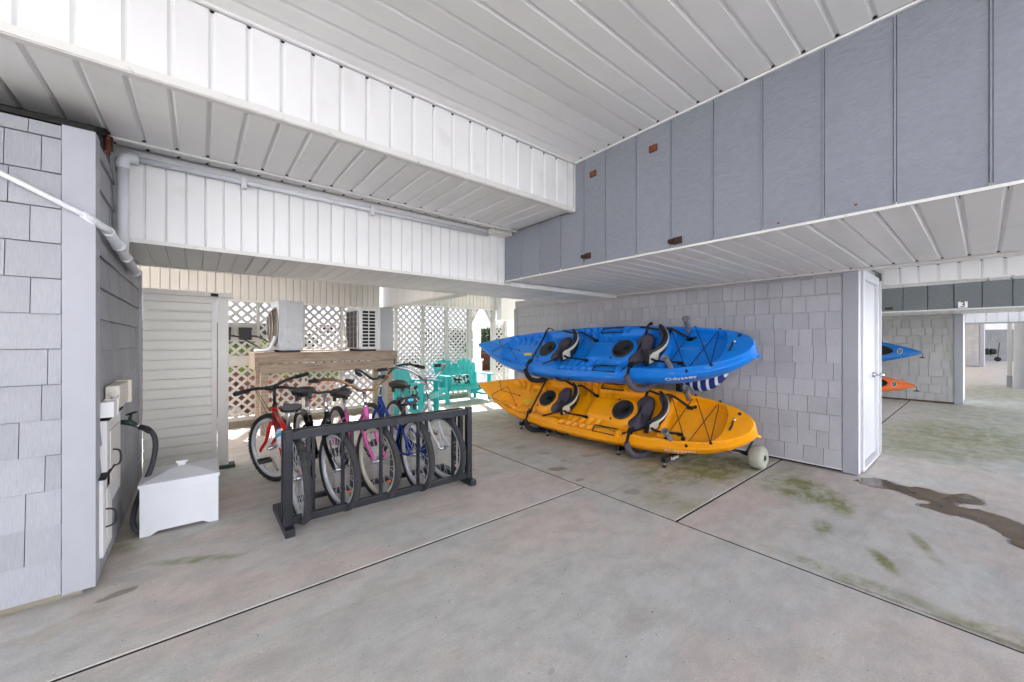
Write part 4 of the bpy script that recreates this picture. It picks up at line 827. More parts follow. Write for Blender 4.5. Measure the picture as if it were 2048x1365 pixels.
    if fender:
        m = MB(); N = 14; vs = []
        for k_ in range(N):
            a = R(20 + 160 * k_ / (N - 1)); 
            for y, dr in ((-.03, -.012), (0, 0), (.03, -.012)): vs.append((( Rw + .012 + dr) * math.cos(a), y, Rw + (Rw + .012 + dr) * math.sin(a)))
        m.add(vs, [(i * 3 + c_, i * 3 + c_ + 1, i * 3 + 4 + c_, i * 3 + 3 + c_) for i in range(N - 1) for c_ in (0, 1)], True); m.build('fender', fender, B)
    m = MB().lathe([(0, .008), (.018, .006), (.022, 0)], basis((0, 1, 0), (0, 0, 1), (1, 0, 0), (A0.x + .0, 0, 0)), 8)
    for a in (2.3,): MB().box(-.004, .004, -.018, .018, -.007, .007, Matrix.Translation((WB, 0, Rw)) @ Matrix.Rotation(steer, 4, 'Z') @ Matrix.Rotation(a, 4, 'Y') @ Matrix.Translation((0, .004, R0 * .7))).build('spoke_reflector', 'kayak_orange', B)
    return B
Dn, Up_ = R(-90), R(90)      # nose into the rack / tail into the rack
bicycle('red mountain bike with blue and white water bottle, backed into the rack end', (.575, 3.12, 0), R(91), R(-3), 'red_paint', 'mtb', 'black_plastic', steer=R(28), seat_z=.83, bar_z=.93, rise=.03, bottle=True)
bicycle('black cruiser bicycle with black swept handlebar and chrome stem', (.82, 4.20, 0), R(-88), R(3), 'black_paint', 'cruiser', 'black_plastic', steer=R(8), seat_z=.84, bar_z=.93, rise=.05, fender='black_paint', wood_guard=False)
bicycle('pink cruiser bicycle with cream rims and chrome handlebar', (1.14, 4.22, 0), R(-89), R(2), 'pink_paint', 'cruiser', 'old_brass', steer=R(10), seat_z=.80, bar_z=.96, rise=.09, rimmat='cream_tyre', fender=None)
bicycle('blue cruiser bicycle backed into the rack with a badge on its wide saddle', (1.49, 3.14, 0), R(90), R(-2), 'blue_paint', 'cruiser', 'black_plastic', steer=R(5), seat_z=.78, bar_z=1.02, rise=.11, seat_logo=True)
bicycle('white cruiser bicycle at the right end of the rack with chrome handlebar', (1.77, 4.22, 0), R(-90), R(3), 'white_gloss', 'cruiser', 'chrome', steer=R(8), seat_z=.84, bar_z=1.04, rise=.11)
# ------------------------------------------------------------------ sit-on-top kayaks
KL = 4.28
HWU = [0, .08, .2, .36, .7, 1.05, 1.4, 1.8, 2.2, 2.6, 3.0, 3.35, 3.65, 3.9, 4.08, 4.2, 4.26, 4.28]
HWV = [.006, .045, .098, .165, .275, .350, .393, .416, .425, .422, .405, .376, .337, .285, .224, .150, .085, .02]
def khw(u): return float(np.interp(u, HWU, HWV))
def sst(x): x = np.clip(x, 0, 1); return x * x * (3 - 2 * x)
def sbox(x, a, b, e): return sst((x - a) / e + .5) * sst((b - x) / e + .5)
def sheer(u): return .10 * max(0, 1 - u / 1.5) ** 2 + .03 * max(0, (u - 3.3) / .98) ** 2
def gun(u): return sheer(u) - .045
def kdeck(u, v):
    hw = khw(u); t = abs(v) / max(hw, .01); w_ = sheer(u) + .012 * (1 - t * t)
    w_ -= .055 * float(sst((t - .80) / .20)) ** 1.5
    r = 0.0
    tl = min(.30, hw * .66)
    r = max(r, .068 * float(sbox(u, .74, 3.36, .12) * sst((tl - abs(v)) / .06 + .5)))
    r = max(r, .10 * float(sbox(u, 1.86, 2.10, .10) * sst((.26 - abs(v)) / .05 + .5)), .11 * float(sbox(u, 3.10, 3.36, .09) * sst((.28 - abs(v)) / .05 + .5)))
    for a, b in ((.80, 1.42), (1.98, 2.64)):
        q = float(sbox(u, a, b, .08) * sbox(abs(v), .11 if a < 1 else .15, min(.36, hw * .84), .045))
        if q > 0:
            ph = (u + .45 * abs(v)) / .115; r = max(r, q * (.060 + .040 * math.sin(2 * math.pi * ph)) + (1 - q) * r)
    q = float(sbox(u, 2.06, 2.72, .05) * sst((.145 - abs(v)) / .03 + .5)); r = r * (1 - q) + q * (.070 - .022 * float(sst((u - 2.3) / .08)))
    for a in (1.59, 2.85):
        d = math.hypot(u - a, v); q = float(sst((.185 - d) / .05 + .5)); r = r * (1 - q) + q * .035
    wl = min(.275, khw(u) * .78) if u < 3.9 else max(.02, math.sqrt(max(0, 1 - ((u - 3.9) / .13) ** 2)) * .22 if u < 4.03 else 0)
    r = max(r, .085 * float(sst((u - 3.40) / .05 + .5) * sst((4.02 - u) / .03 + .5) * sst((wl - abs(v)) / .035 + .5)))
    d = math.hypot(u - 3.86, v); r += .008 * float(sst((.16 - d) / .012 + .5)) if u > 3.5 else 0
    for a, b, rr in ((1.45, .245, .04), (2.80, .325, .045), (1.45, -.245, .04), (2.98, -.31, .045)):
        q = float(sst((rr - math.hypot(u - a, v - b)) / .02 + .5)); r += q * .04
    for a, b, la, lb in ((1.25, .215, .125, .04), (2.57, .315, .155, .045), (1.25, -.215, .125, .04), (2.74, -.315, .155, .045)):
        q = float(sbox(u, a - la, a + la, .02) * sbox(v, b - lb, b + lb, .02)); r = r * (1 - q) + q * .05
    return w_ - r
def khull(u, ph):
    hw = khw(u); D = .30 * float(sst(u / .9)) ** .6 * (1 if u < 3.3 else float(1 - .72 * ((u - 3.3) / .98) ** 2)) + .01
    c, s = math.cos(ph), math.sin(ph); g_ = gun(u)
    return Vector((u, -hw * math.copysign(abs(c) ** .72, c) * (1 - .0 * s), g_ - D * abs(s) ** .78))
KMESH = []
def kayak_mesh(mat):
    if KMESH:
        me = KMESH[0].copy(); me.materials.clear(); me.materials.append(M[mat]); return me
    NU, NV, NH = 250, 60, 22; us = [KL * (.5 - .5 * math.cos(math.pi * i / NU)) * .35 + KL * i / NU * .65 for i in range(NU + 1)]
    tv = [math.sin(math.pi / 2 * (2 * k / NV - 1)) * .5 + (2 * k / NV - 1) * .5 for k in range(NV + 1)]; V = []; F = []
    n = NV + NH
    for u in us:
        hw = khw(u)
        for t_ in tv: V.append((u, t_ * hw, kdeck(u, t_ * hw)))
        for k in range(1, NH): V.append(tuple(khull(u, math.pi - math.pi * k / NH)))
    n = NV + 1 + NH - 1
    for i in range(NU):
        for k in range(n): k2 = (k + 1) % n; F.append((i * n + k, (i + 1) * n + k, (i + 1) * n + k2, i * n + k2))
    F.append(tuple(range(n))); F.append(tuple(NU * n + k for k in range(n))[::-1])
    me = bpy.data.meshes.new('hull'); me.from_pydata(V, [], F); me.materials.append(M[mat]); me.polygons.foreach_set('use_smooth', [True] * len(F)); me.update(); KMESH.append(me); return me
def kp(u, v, h=0): return Vector((u, v, kdeck(u, v) + h))
def webbing(name, pts, wd, th, mat, parent, upv=(0, 0, 1)):
    m = MB(); P = [Vector(p) for p in pts]
    vs = []; 
    for i, p in enumerate(P):
        d = (P[min(i + 1, len(P) - 1)] - P[max(i - 1, 0)]).normalized(); s_ = d.cross(Vector(upv))
        s_ = s_.normalized() if s_.length > 1e-3 else Vector((1, 0, 0)); n_ = s_.cross(d)
        vs += [p + s_ * wd / 2 + n_ * th / 2, p - s_ * wd / 2 + n_ * th / 2, p - s_ * wd / 2 - n_ * th / 2, p + s_ * wd / 2 - n_ * th / 2]
    fs = [(i * 4 + c, i * 4 + (c + 1) % 4, i * 4 + 4 + (c + 1) % 4, i * 4 + 4 + c) for i in range(len(P) - 1) for c in range(4)] + [(3, 2, 1, 0), tuple(len(vs) - 4 + c for c in range(4))]
    m.add(vs, fs); return m.build(name, mat, parent)
def kayak(label, N, T_, tau, mat, accent):
    N = Vector(N); T_ = Vector(T_); a = (T_ - N).normalized(); n0 = Vector((-math.cos(tau), 0, math.sin(tau))); n = (n0 - a * n0.dot(a)).normalized(); v = n.cross(a)
    K = thing('kayak', label, 'kayak', T=basis(a * ((T_ - N).length / KL), v, n, N), group='tandem kayaks on the stand')
    obj('hull', kayak_mesh(mat), K)
    m = MB(); D = .2
    m.add([(4.20, -.012, -.05), (4.30, -.008, -.13), (4.31, .008, -.13), (4.20, .012, -.05), (4.10, -.03, -.16), (4.10, .03, -.16)], [(0, 1, 2, 3), (0, 4, 1), (3, 2, 5), (1, 4, 5, 2), (0, 3, 5, 4)], False); m.build('skeg', mat, K)
    for u in (1.59, 2.85):
        c = kp(u, 0, 0); m = MB().lathe([(0, .016), (.108, .016), (.122, .019), (.133, .016), (.139, .0)], Matrix.Translation((u, 0, c.z)), 32); h = m.build('hatch', 'hatch_black', K)
        m = MB().box(u + .02, u + .075, -.022, .022, c.z + .0165, c.z + .032); m.build('latch', 'deep_black', h, bevel=0)
        for k in range(8): q = 2 * math.pi * k / 8; MB().lathe([(0, .003), (.004, 0)], Matrix.Translation((u + .122 * math.cos(q), .122 * math.sin(q), c.z + .019)), 6).build('bolt', 'steel', h)
        for s in (-1, 1): MB().lathe([(0, .012), (.012, .01), (.014, 0)], Matrix.Translation((u - .115, s * .14, kdeck(u - .115, s * .14))), 10).build('stud', 'deep_black', K)
    # seats
    for uc, sc in ((1.93, 1.0), (3.18, 1.08)):
        w0 = kdeck(uc, 0) + .005; m = MB(); n_ = 18; rings = []
        S = thing_part = None
        # cushion
        for j, (sv_, zz) in enumerate(((.86, 0), (1, .014), (1, .03), (.88, .044), (.5, .05), (0.01, .05))):
            ring = []
            for k in range(28):
                q = 2 * math.pi * k / 28; cu, cv = math.cos(q), math.sin(q)
                uu = math.copysign(abs(cu) ** .7, cu) * .10 - .045 * (1 - abs(cv) ** 2) * (1 if cu < 0 else .3) ; vv = math.copysign(abs(cv) ** .65, cv) * .215 * sc
                ring.append(Vector((uc - .07 + uu * sv_ * sc, vv * sv_, w0 + zz + .05 * (vv / .235) ** 2)))
            rings.append(ring)
        m.add([p for r_ in rings for p in r_], [(i * 28 + k, i * 28 + (k + 1) % 28, i * 28 + 28 + (k + 1) % 28, i * 28 + 28 + k) for i in range(5) for k in range(28)], True); st = m.build('seat', 'pad_purple', K)
        def back(t_, h, off): # t -1..1 across, h 0..1 height
            vv = .225 * sc * t_ * (1 - .16 * h * h); bu = uc + .075 + .105 * sc * (1 - abs(t_) ** 2.2) + .09 * h - .02
            return Vector((bu + off, vv, w0 + .025 + .195 * h + .03 * t_ * t_))
        def slabpart(name, t0, t1, h0, h1, o0, o1, mt, par):
            m = MB(); A, Hh = 16, 8; vs = []
            for off, puff in ((o0, -1), (o1, 1)):
                for i in range(A + 1):
                    for j in range(Hh + 1):
                        t_ = t0 + (t1 - t0) * i / A; h = h0 + (h1 - h0) * j / Hh; ed = min(i, A - i, 2 * j, 2 * (Hh - j)) / 4; rd = min(1, ed); vs.append(back(t_, h, off + puff * .012 * (rd ** .5 - .6)))
            L = (A + 1) * (Hh + 1); fs = []
            for i in range(A):
                for j in range(Hh):
                    q = i * (Hh + 1) + j; fs += [(q, q + 1, q + Hh + 2, q + Hh + 1), (L + q, L + q + Hh + 1, L + q + Hh + 2, L + q + 1)]
            for i in range(A): q = i * (Hh + 1); fs += [(q, q + Hh + 1, L + q + Hh + 1, L + q), (q + Hh, L + q + Hh, L + q + 2 * Hh + 1, q + 2 * Hh + 1)]
            for j in range(Hh): q = A * (Hh + 1) + j; fs += [(j, L + j, L + j + 1, j + 1), (q, q + 1, L + q + 1, L + q)]
            m.add(vs, fs, True); return m.build(name, mt, par)
        bk = slabpart('backrest', -1, 1, 0, 1, -.02, .03, 'pad_black', K)
        slabpart('back_lining', -.9, .9, .06, .94, -.034, -.022, 'pad_purple', bk); slabpart('back_stripe', -.92, .92, .62, .86, .035, .042, 'pad_white', bk); slabpart('back_patch', -.55, .55, .93, 1.035, -.012, .022, 'pad_black', bk); slabpart('back_panel', -.98, -.62, .15, .8, .034, .043, 'pad_white', bk)
        for s in (-1, 1):
            e = back(s * .9, .55, .02); webbing('strap', smooth_path([e, e + Vector((.08, s * .03, -.02)), kp(min(uc + .42, 4), s * .17, .03)], 4), .026, .004, 'webbing', K); kk = kp(min(uc + .42, 4), s * .17, .0); MB().box(kk.x - .03, kk.x + .03, kk.y - .012, kk.y + .012, kk.z, kk.z + .035).build('strap_clip', 'deep_black', K)
            e2 = back(s * .95, .5, -.02); webbing('strap', smooth_path([e2, e2 + Vector((-.12, s * .05, -.03)), kp(uc - .20, s * .315, .015)], 4), .026, .004, 'webbing', K)
    # rod holders
    for s in (-1, 1):
        b = kp(3.56, s * .275, -.02); d = Vector((-.02, s * .03, 1)).normalized(); d = Vector((.18, s * .02, 1)).normalized() if s > 0 else Vector((-.05, -.02, 1)).normalized()
        T2 = d.to_track_quat('Z', 'Y').to_matrix().to_4x4(); T2.translation = b; m = MB().lathe([(.027, 0), (.027, .165), (.037, .185), (.04, .2), (.033, .2), (.024, .185), (.024, .06), (0, .06)], T2, 20); r_ = m.build('rod_holder', 'grey_tube', K)
        m = MB().lathe([(0, .08), (.0235, .08)], T2, 16); m.build('bore', 'deep_black', r_)
        pt_ = kp(3.64, s * .20, 0); MB().lathe([(0, .006), (.016, .006), (.022, .003), (.026, 0)], Matrix.Translation(pt_), 14).build('drain_plug', 'hatch_black', K)
    # bungee over the tank well
    zg = [(3.40, .27), (3.62, -.17), (3.70, -.31), (3.72, -.30), (3.90, .29), (3.90, .295), (3.95, -.24), (3.94, -.25)]
    def cord(name, pl, h=.014, r=.0045):
        pts = []
        for i in range(len(pl) - 1):
            (a0, b0), (a1, b1) = pl[i], pl[i + 1]; za = kdeck(a0, b0) + h; zb = kdeck(a1, b1) + h
            for k in range(9): t_ = k / 9; x, y = a0 + (a1 - a0) * t_, b0 + (b1 - b0) * t_; pts.append((x, y, max(za + (zb - za) * t_, kdeck(x, y) + h * .7)))
        pts.append((pl[-1][0], pl[-1][1], kdeck(*pl[-1]) + h)); MB().tube(pts, r, 6).build(name, 'cord', K)
    cord('bungee', [(3.38, .27), (3.72, -.30), (3.89, .285), (3.95, -.235)]); cord('bungee', [(3.46, -.24), (3.62, .33), (3.95, -.235)]); 
    for q in ((3.38, .27), (3.72, -.30), (3.89, .285), (3.95, -.235), (3.46, -.24), (3.62, .33)):
        MB().lathe([(0, .022), (.010, .022), (.013, .012), (.016, 0)], Matrix.Translation(kp(q[0], q[1], -.004)), 10).build('cord_eye', 'deep_black', K)
    cord('bow_cord', [(.42, .15), (.64, -.04), (.98, -.02)], .012, .0035); cord('bow_cord', [(.48, -.14), (.70, .06), (1.04, -.2)], .012, .0035); cord('bow_cord', [(.48, -.14), (.52, -.19), (1.0, -.27)], .006, .0035)
    for q in ((.98, -.02), (1.04, -.2)): MB().lathe([(0, .014), (.008, .013), (.011, 0)], Matrix.Translation(kp(*q)), 8).build('cord_eye', 'deep_black', K)
    # framed pockets
    for pu, pv, la, lb in ((1.25, .215, .135, .045), (2.57, .315, .17, .05), (1.25, -.215, .135, .045), (2.74, -.315, .17, .05)):
        z = max(kdeck(pu + la + .03, pv), kdeck(pu - la - .03, pv)) + .006; m = MB(); 
        for q in ((pu - la, pu + la, pv + lb - .012, pv + lb), (pu - la, pu + la, pv - lb, pv - lb + .012), (pu - la, pu - la + .012, pv - lb + .0121, pv + lb - .0121), (pu + la - .012, pu + la, pv - lb + .0121, pv + lb - .0121)): m.box(q[0], q[1], q[2], q[3], z - .004, z + .004)
        fr__ = m.build('pocket_frame', 'webbing', K); MB().tube(smooth_path([(pu - la + .01, pv, z + .004), (pu, pv + lb * .5, z + .012), (pu + la - .01, pv, z + .004)], 4), .003, 5).build('pocket_cord', 'cord', fr__)
    # label plate, carry handles, stern toggle
    z = kdeck(1.22, -.07) + .006; MB().box(1.14, 1.30, -.115, -.065, z, z + .003).build('warning_plate', accent, K)
    for s in (-1, 1):
        pts = [khull(1.92, .22 if s < 0 else math.pi - .22), khull(1.97, .25 if s < 0 else math.pi - .25) + Vector((0, s * .025, -.005)), khull(2.1, .25 if s < 0 else math.pi - .25) + Vector((0, s * .03, -.005)), khull(2.16, .22 if s < 0 else math.pi - .22)]
        MB().tube(smooth_path(pts, 4), [.007] + [.013] * 11 + [.007], 8).build('side_handle', 'black_rubber', K)
    c = kp(4.1, -.03, .0); MB().tube([c + Vector((-.01, -.055, .012)), c + Vector((.0, 0, .016)), c + Vector((-.005, .05, .012))], .009, 8).build('stern_toggle', 'black_plastic', K); MB().lathe([(0, .01), (.012, .008), (.016, 0)], Matrix.Translation(kp(4.1, .05)), 10).build('toggle_eye', 'chrome', K)
    MB().lathe([(0, .014), (.014, .012), (.018, 0)], Matrix.Translation(kp(4.13, .12)), 10).build('drain_plug', 'deep_black', K)
    MB().tube([(-.02, -.02, .02), (.0, .0, .07), (.03, .03, .06)], .008, 8).build('bow_toggle', 'black_plastic', K)
    # lettering along the lower side of the hull
    me = textmesh('Odyssey', .095, 'text_white')
    for vv in me.vertices: p = khull(3.64 + vv.co.x, .13 - vv.co.y * 1.9); q = khull(3.66 + vv.co.x, .52 - vv.co.y * 2.6); nn = Vector((0, -.9, -.4)).normalized(); vv.co = p + nn * (.004 + vv.co.z)
    me.update(); obj('lettering', me, K)
    pts = []
    for k in range(60): t_ = k / 59; pts.append(khull(1.55 + .26 * t_, .62 + .07 * math.sin(t_ * 34) * (.5 + .5 * math.cos(t_ * 9))) + Vector((0, -.003, -.003)))
    MB().tube(pts, .0028, 4).build('script_mark', 'text_white', K)
    pts = [khull(u, p) + Vector((0, -.004, -.002)) for u, p in ((1.50, .12), (1.53, .4), (1.60, .62), (1.72, .66), (1.80, .45), (1.83, .2))]; MB().tube(smooth_path(pts, 4), .0035, 6).build('paddle_cord', 'cord', K)
    return K
kayak('blue tandem sit-on-top kayak on the upper arms of the stand', (3.83, 5.53, 1.185), (3.98, 1.335, 1.25), R(43), 'kayak_blue', 'label_yellow')
kayak('yellow tandem sit-on-top kayak on the lower arms of the stand', (3.83, 5.53, .50), (3.98, 1.335, .495), R(43), 'kayak_yellow', 'label_yellow')
# kayak stand
ks = thing('kayak_stand', 'black freestanding stand with padded arms carrying the two stacked kayaks', 'kayak stand', (4.4, 3.2, 0))
for yc in (4.08, 2.37):
    for y in (yc - .28, yc + .28):
        part('leg', 'rack_metal', ks, (3.715, 4.80, y - .026, y + .026, .05, .10), bevel=.003); m = MB().tube([(3.735, y, .004), (3.735, y, .05)], .007, 8); m.build('leveller', 'chrome', ks, True); m = MB().lathe([(0, .012), (.022, .01), (.024, 0), (0, 0)], Matrix.Translation((3.735, y, 0)), 12); m.build('foot_pad', 'black_rubber', ks, True); m = MB().tube([(4.76, y, 0), (4.76, y, .05)], .012, 8); m.build('leveller', 'chrome', ks, True)
    part('cross_bar', 'rack_metal', ks, (4.56, 4.62, yc - .25, yc + .25, .05, .10)); part('upright', 'rack_metal', ks, (4.56, 4.62, yc - .03, yc + .03, .1005, 1.36), bevel=.003)
    obj('maker_mark', textmesh('Suspenz', .05, 'text_white'), ks, True, basis((1, 0, 0), (0, 0, 1), (0, -1, 0), (3.90, yc - .3065, .075))) if yc < 3 else None
part('long_bar', 'rack_metal', ks, (4.565, 4.615, 2.401, 4.049, .30, .35)); part('long_bar', 'rack_metal', ks, (4.565, 4.615, 2.401, 4.049, 1.25, 1.30))
for zc, N, T_ in ((1.21, (3.83, 5.53, 1.185), (3.98, 1.335, 1.25)), (.50, (3.83, 5.53, .50), (3.98, 1.335, .495))):
    N = Vector(N); T_ = Vector(T_); a = (T_ - N).normalized(); n0 = Vector((-math.cos(R(43)), 0, math.sin(R(43)))); n = (n0 - a * n0.dot(a)).normalized(); v = n.cross(a); KM = basis(a * ((T_ - N).length / KL), v, n, N)
    for ua, yc in ((1.44, 4.08), (3.09, 2.37)):
        loc = [(ua + .02, -.43, .03), (ua + .03, -.475, -.08), (ua + .05, -.45, -.20), (ua + .07, -.33, -.33), (ua + .08, -.15, -.41), (ua + .06, .08, -.43)]
        P = [KM @ Vector(q) for q in loc]; e = Vector((4.59, yc, P[-1].z + .03)); m = MB().tube(smooth_path(P + [e], 5), .016, 10); m.build('arm', 'rack_metal', ks, True)
        m = MB().tube(smooth_path(P[0:5], 6), [.018] + [.034] * 22 + [.034, .02], 12); m.build('arm_pad', 'pad_purple' if ua > 2 else 'pad_black', ks, True)
        st = [(ua + .02, -.435, .02)] + [(ua - (.10 if ua < 2 else .04) * k / 10 + .02 * k / 10, -.40 + .82 * k / 10, max(kdeck(ua, -.40 + .82 * k / 10), sheer(ua) - .02) + .012) for k in range(11)] + [(ua - .05, .445, -.08)]
        o = webbing('strap', [KM @ Vector(q) for q in st], .034, .004, 'webbing', ks, n); o.matrix_parent_inverse = WM[ks.name].inverted()
        b = KM @ Vector((ua + .0, -.28, sheer(ua) + .012)); m = MB().box(-.03, .03, -.035, .035, -.008, .014, KM.to_3x3().to_4x4() if False else (Matrix.Translation(b) @ KM.to_3x3().to_4x4())); m.build('buckle', 'deep_black', ks, True)
# beach cart with balloon wheels behind the yellow kayak
bc = thing('beach_cart', 'beach cart with fat grey balloon wheels under the yellow kayak stern', 'cart', (4.45, 1.76, 0))
for y, s in ((1.46, -1), (2.06, 1)):
    T2 = basis((1, 0, 0), (0, 0, 1), (0, -1, 0), (4.44, y, .118)); m = MB().lathe([(.03, -.06), (.075, -.07), (.105, -.058), (.117, -.03), (.118, 0), (.117, .03), (.105, .058), (.075, .07), (.035, .062), (.03, .055)], T2, 32); wv = m.build('wheel', 'beach_wheel', bc, True)
    m = MB().lathe([(0, .068), (.02, .068), (.022, .06), (.036, .058), (.036, .05), (0, .05)], T2, 16); m.build('hub', 'hatch_black', wv, True)
m = MB().tube([(4.44, 1.40, .118), (4.44, 2.13, .118)], .011, 8); m.build('axle', 'steel', bc, True)
m = MB().tube(smooth_path([(4.44, 1.56, .118), (4.3, 1.66, .17), (3.95, 1.80, .17), (3.85, 1.92, .17)], 4), .013, 8); m.build('frame_tube', 'black_plastic', bc, True); m = MB().tube(smooth_path([(4.44, 1.96, .118), (4.3, 1.9, .17), (3.95, 1.95, .17), (3.85, 1.92, .17)], 4), .013, 8); m.build('frame_tube', 'black_plastic', bc, True)
m = MB().tube([(4.46, 1.58, .13), (4.75, 1.62, .19), (4.78, 1.9, .19), (4.46, 1.94, .13)], .013, 8); m.build('handle_tube', 'rack_metal', bc, True)
# striped beach bag hanging behind
bg_ = thing('beach_bag', 'blue and white striped beach bag hanging behind the blue kayak', 'bag', (4.75, 2.5, .82))
Nn = 30
for k in range(Nn):
    m = MB(); a0, a1 = k / Nn, (k + 1) / Nn - .0005; vs = []
    for a_ in (a0, a1):
        yy = 2.75 - .90 * a_; dp = .37 * max(.001, math.sin(math.pi * (.02 + .96 * a_) ** 1.4)) ** .7
        for j in range(9): b_ = math.pi * j / 8; vs.append((4.76 - .10 * math.cos(b_ - math.pi / 2) * math.sin(math.pi * a_) - .01, yy, 1.06 - dp * math.sin(b_ / 2)))
        for j in range(9): b_ = math.pi * (8 - j) / 8; vs.append((4.80 + .02 * math.sin(math.pi * a_), yy, 1.06 - dp * math.sin(b_ / 2)))
    n_ = 18; m.add(vs, [(i, (i + 1) % n_, n_ + (i + 1) % n_, n_ + i) for i in range(n_)] + [tuple(range(n_))[::-1], tuple(range(n_, 2 * n_))], False)
    m.build('stripe', ('bag_blue' if k < 9 else ('stripe_white' if k % 3 == 1 else 'stripe_navy')), bg_, True)
m = MB().tube(smooth_path([(4.8, 2.08, 1.06), (4.88, 2.08, .95), (4.9, 2.12, .78)], 4), .004, 5); m.build('cord', 'cord', bg_, True)
# touring kayaks in the next bay
def tour(label, z0, ytip, hw, mat, ztilt):
    L = 3.0; K = thing('touring_kayak', label, 'kayak', T=basis((0, 1, 0), Vector((math.sin(R(50)), 0, math.cos(R(50)))), Vector((-math.cos(R(50)), 0, math.sin(R(50)))), (11.3, ytip, z0)) if False else basis((0, 1, 0), (.36, 0, .93), (.93, 0, -.36), (11.3, ytip, z0)), group='touring kayaks in the next bay')
    m = MB(); NU, NA = 60, 24; vs = []
    for i in range(NU + 1):
        u = L * i / NU; h_ = hw * math.sin(math.pi * min(1, (u + .02) / L)) ** .8 + .004
        for k in range(NA): q = 2 * math.pi * k / NA; vs.append((u, h_ * math.cos(q), .55 * h_ * math.sin(q) * (1 if math.sin(q) > 0 else .8) + .0))
    m.add(vs, [(i * NA + k, i * NA + (k + 1) % NA, i * NA + NA + (k + 1) % NA, i * NA + NA + k) for i in range(NU) for k in range(NA)], True); m.build('hull', mat, K)
    s_ = -1; e = lambda u, v_: -.55 * (hw * math.sin(math.pi * (u + .02) / L) ** .8) * .8 * math.sqrt(max(0, 1 - (v_ / (hw * math.sin(math.pi * (u + .02) / L) ** .8)) ** 2))
    m = MB(); N = 28; m.add([(.78 + .36 * math.cos(2 * math.pi * k / N), .115 * math.sin(2 * math.pi * k / N), e(.78 + .36 * math.cos(2 * math.pi * k / N), .115 * math.sin(2 * math.pi * k / N)) - .012) for k in range(N)] + [(.78, 0, e(.78, 0) + .0)], [((k + 1) % N, k, N) for k in range(N)], True); m.build('cockpit', 'deep_black', K)
    m = MB().tube([(.78 + .37 * math.cos(2 * math.pi * k / N), .12 * math.sin(2 * math.pi * k / N), e(.78 + .37 * math.cos(2 * math.pi * k / N), .12 * math.sin(2 * math.pi * k / N)) - .008) for k in range(N)], .014, 6, True); m.build('coaming', 'black_rubber', K)
    m = MB(); m.add([(.30 + .035 * math.cos(2 * math.pi * k / 20), .06 * math.sin(2 * math.pi * k / 20), e(.3, .06 * math.sin(2 * math.pi * k / 20)) - .006) for k in range(20)], [tuple(range(20))[::-1]]); bd_ = m.build('badge', 'deep_black', K)
    MB().tube([(.30 + .035 * math.cos(2 * math.pi * k / 20), .06 * math.sin(2 * math.pi * k / 20), e(.3, .06 * math.sin(2 * math.pi * k / 20)) - .006) for k in range(20)], .004, 5, True).build('badge_ring', 'text_white', bd_); MB().tube(smooth_path([(.29, -.03, e(.3, 0) - .009), (.315, -.01, e(.3, 0) - .009), (.285, .01, e(.3, 0) - .009), (.31, .03, e(.3, 0) - .009)], 3), .004, 4).build('badge_mark', 'text_white', bd_)
    m = MB().tube([(.0, 0, 0), (-.02, -.03, .02), (-.02, -.09, .035)], .006, 6); m.tube([(-.05, -.095, .035), (.02, -.095, .035)], .010, 6); m.build('bow_toggle', 'black_plastic', K)
tour('blue touring kayak bow poking out beside the white door in the next bay', 1.074, .80, .33, 'kayak_teal', 0)
tour('orange touring kayak bow below the blue one in the next bay', .391, .885, .29, 'kayak_orange', 0)
kr = thing('wall_rack', 'dark wall arms holding the touring kayaks in the next bay', 'rack', (11.9, 2.6, 0))
for y in (1.9, 3.2):
    part('upright', 'rack_metal', kr, (11.98, 12.07, y - .03, y + .03, .1, 1.5))
    for z in (.95, .26): part('arm', 'rack_metal', kr, (11.1, 11.979, y - .02, y + .02, z - .1, z - .05))
# ------------------------------------------------------------------ white deck chest
dc = thing('storage_chest', 'white storage chest with a hipped lid standing beside the hose', 'chest', (-.09, 3.76, 0))
cx0, cx1, cy0, cy1 = -.30, .115, 3.53, 3.97
part('body', 'chest_white', dc, (cx0 + .01, cx1 - .01, cy0 + .012, cy1, .03, .325))
m = MB().prism([(cx0, 0), (cx0 + .05, 0), (cx0 + .09, .022), (cx1 - .09, .022), (cx1 - .05, 0), (cx1, 0), (cx1, .325), (cx0, .325)], 0, .012, basis((1, 0, 0), (0, 0, 1), (0, -1, 0), (0, cy0 + .012, 0))); m.build('front_panel', 'chest_white', dc, True)
part('foot', 'chest_white', dc, (cx1 - .01, cx1, cy0 + .0125, cy1, 0, .325), (cx0, cx0 + .01, cy0 + .0125, cy1, 0, .325))
for o_, mt in ((.0, 0), (.014, 1)):
    m = MB(); a0, a1, b0, b1 = cx0 + .06 + o_, cx1 - .05 - o_, .085 + o_, .285 - o_; t_ = .004
    m.box(a0, a1, cy0 - .003, cy0 - .0002, b1 - t_, b1); m.box(a0, a1, cy0 - .003, cy0 - .0002, b0, b0 + t_); m.box(a0, a0 + t_, cy0 - .003, cy0 - .0002, b0 + t_, b1 - t_); m.box(a1 - t_, a1, cy0 - .003, cy0 - .0002, b0 + t_, b1 - t_); m.build('moulding', 'chest_white', dc, True)
L0 = (cx0 - .008, cx1 + .008, cy0 - .01, cy1 + .01); m = MB(); xm, ym = (cx0 + cx1) / 2, (cy0 + cy1) / 2
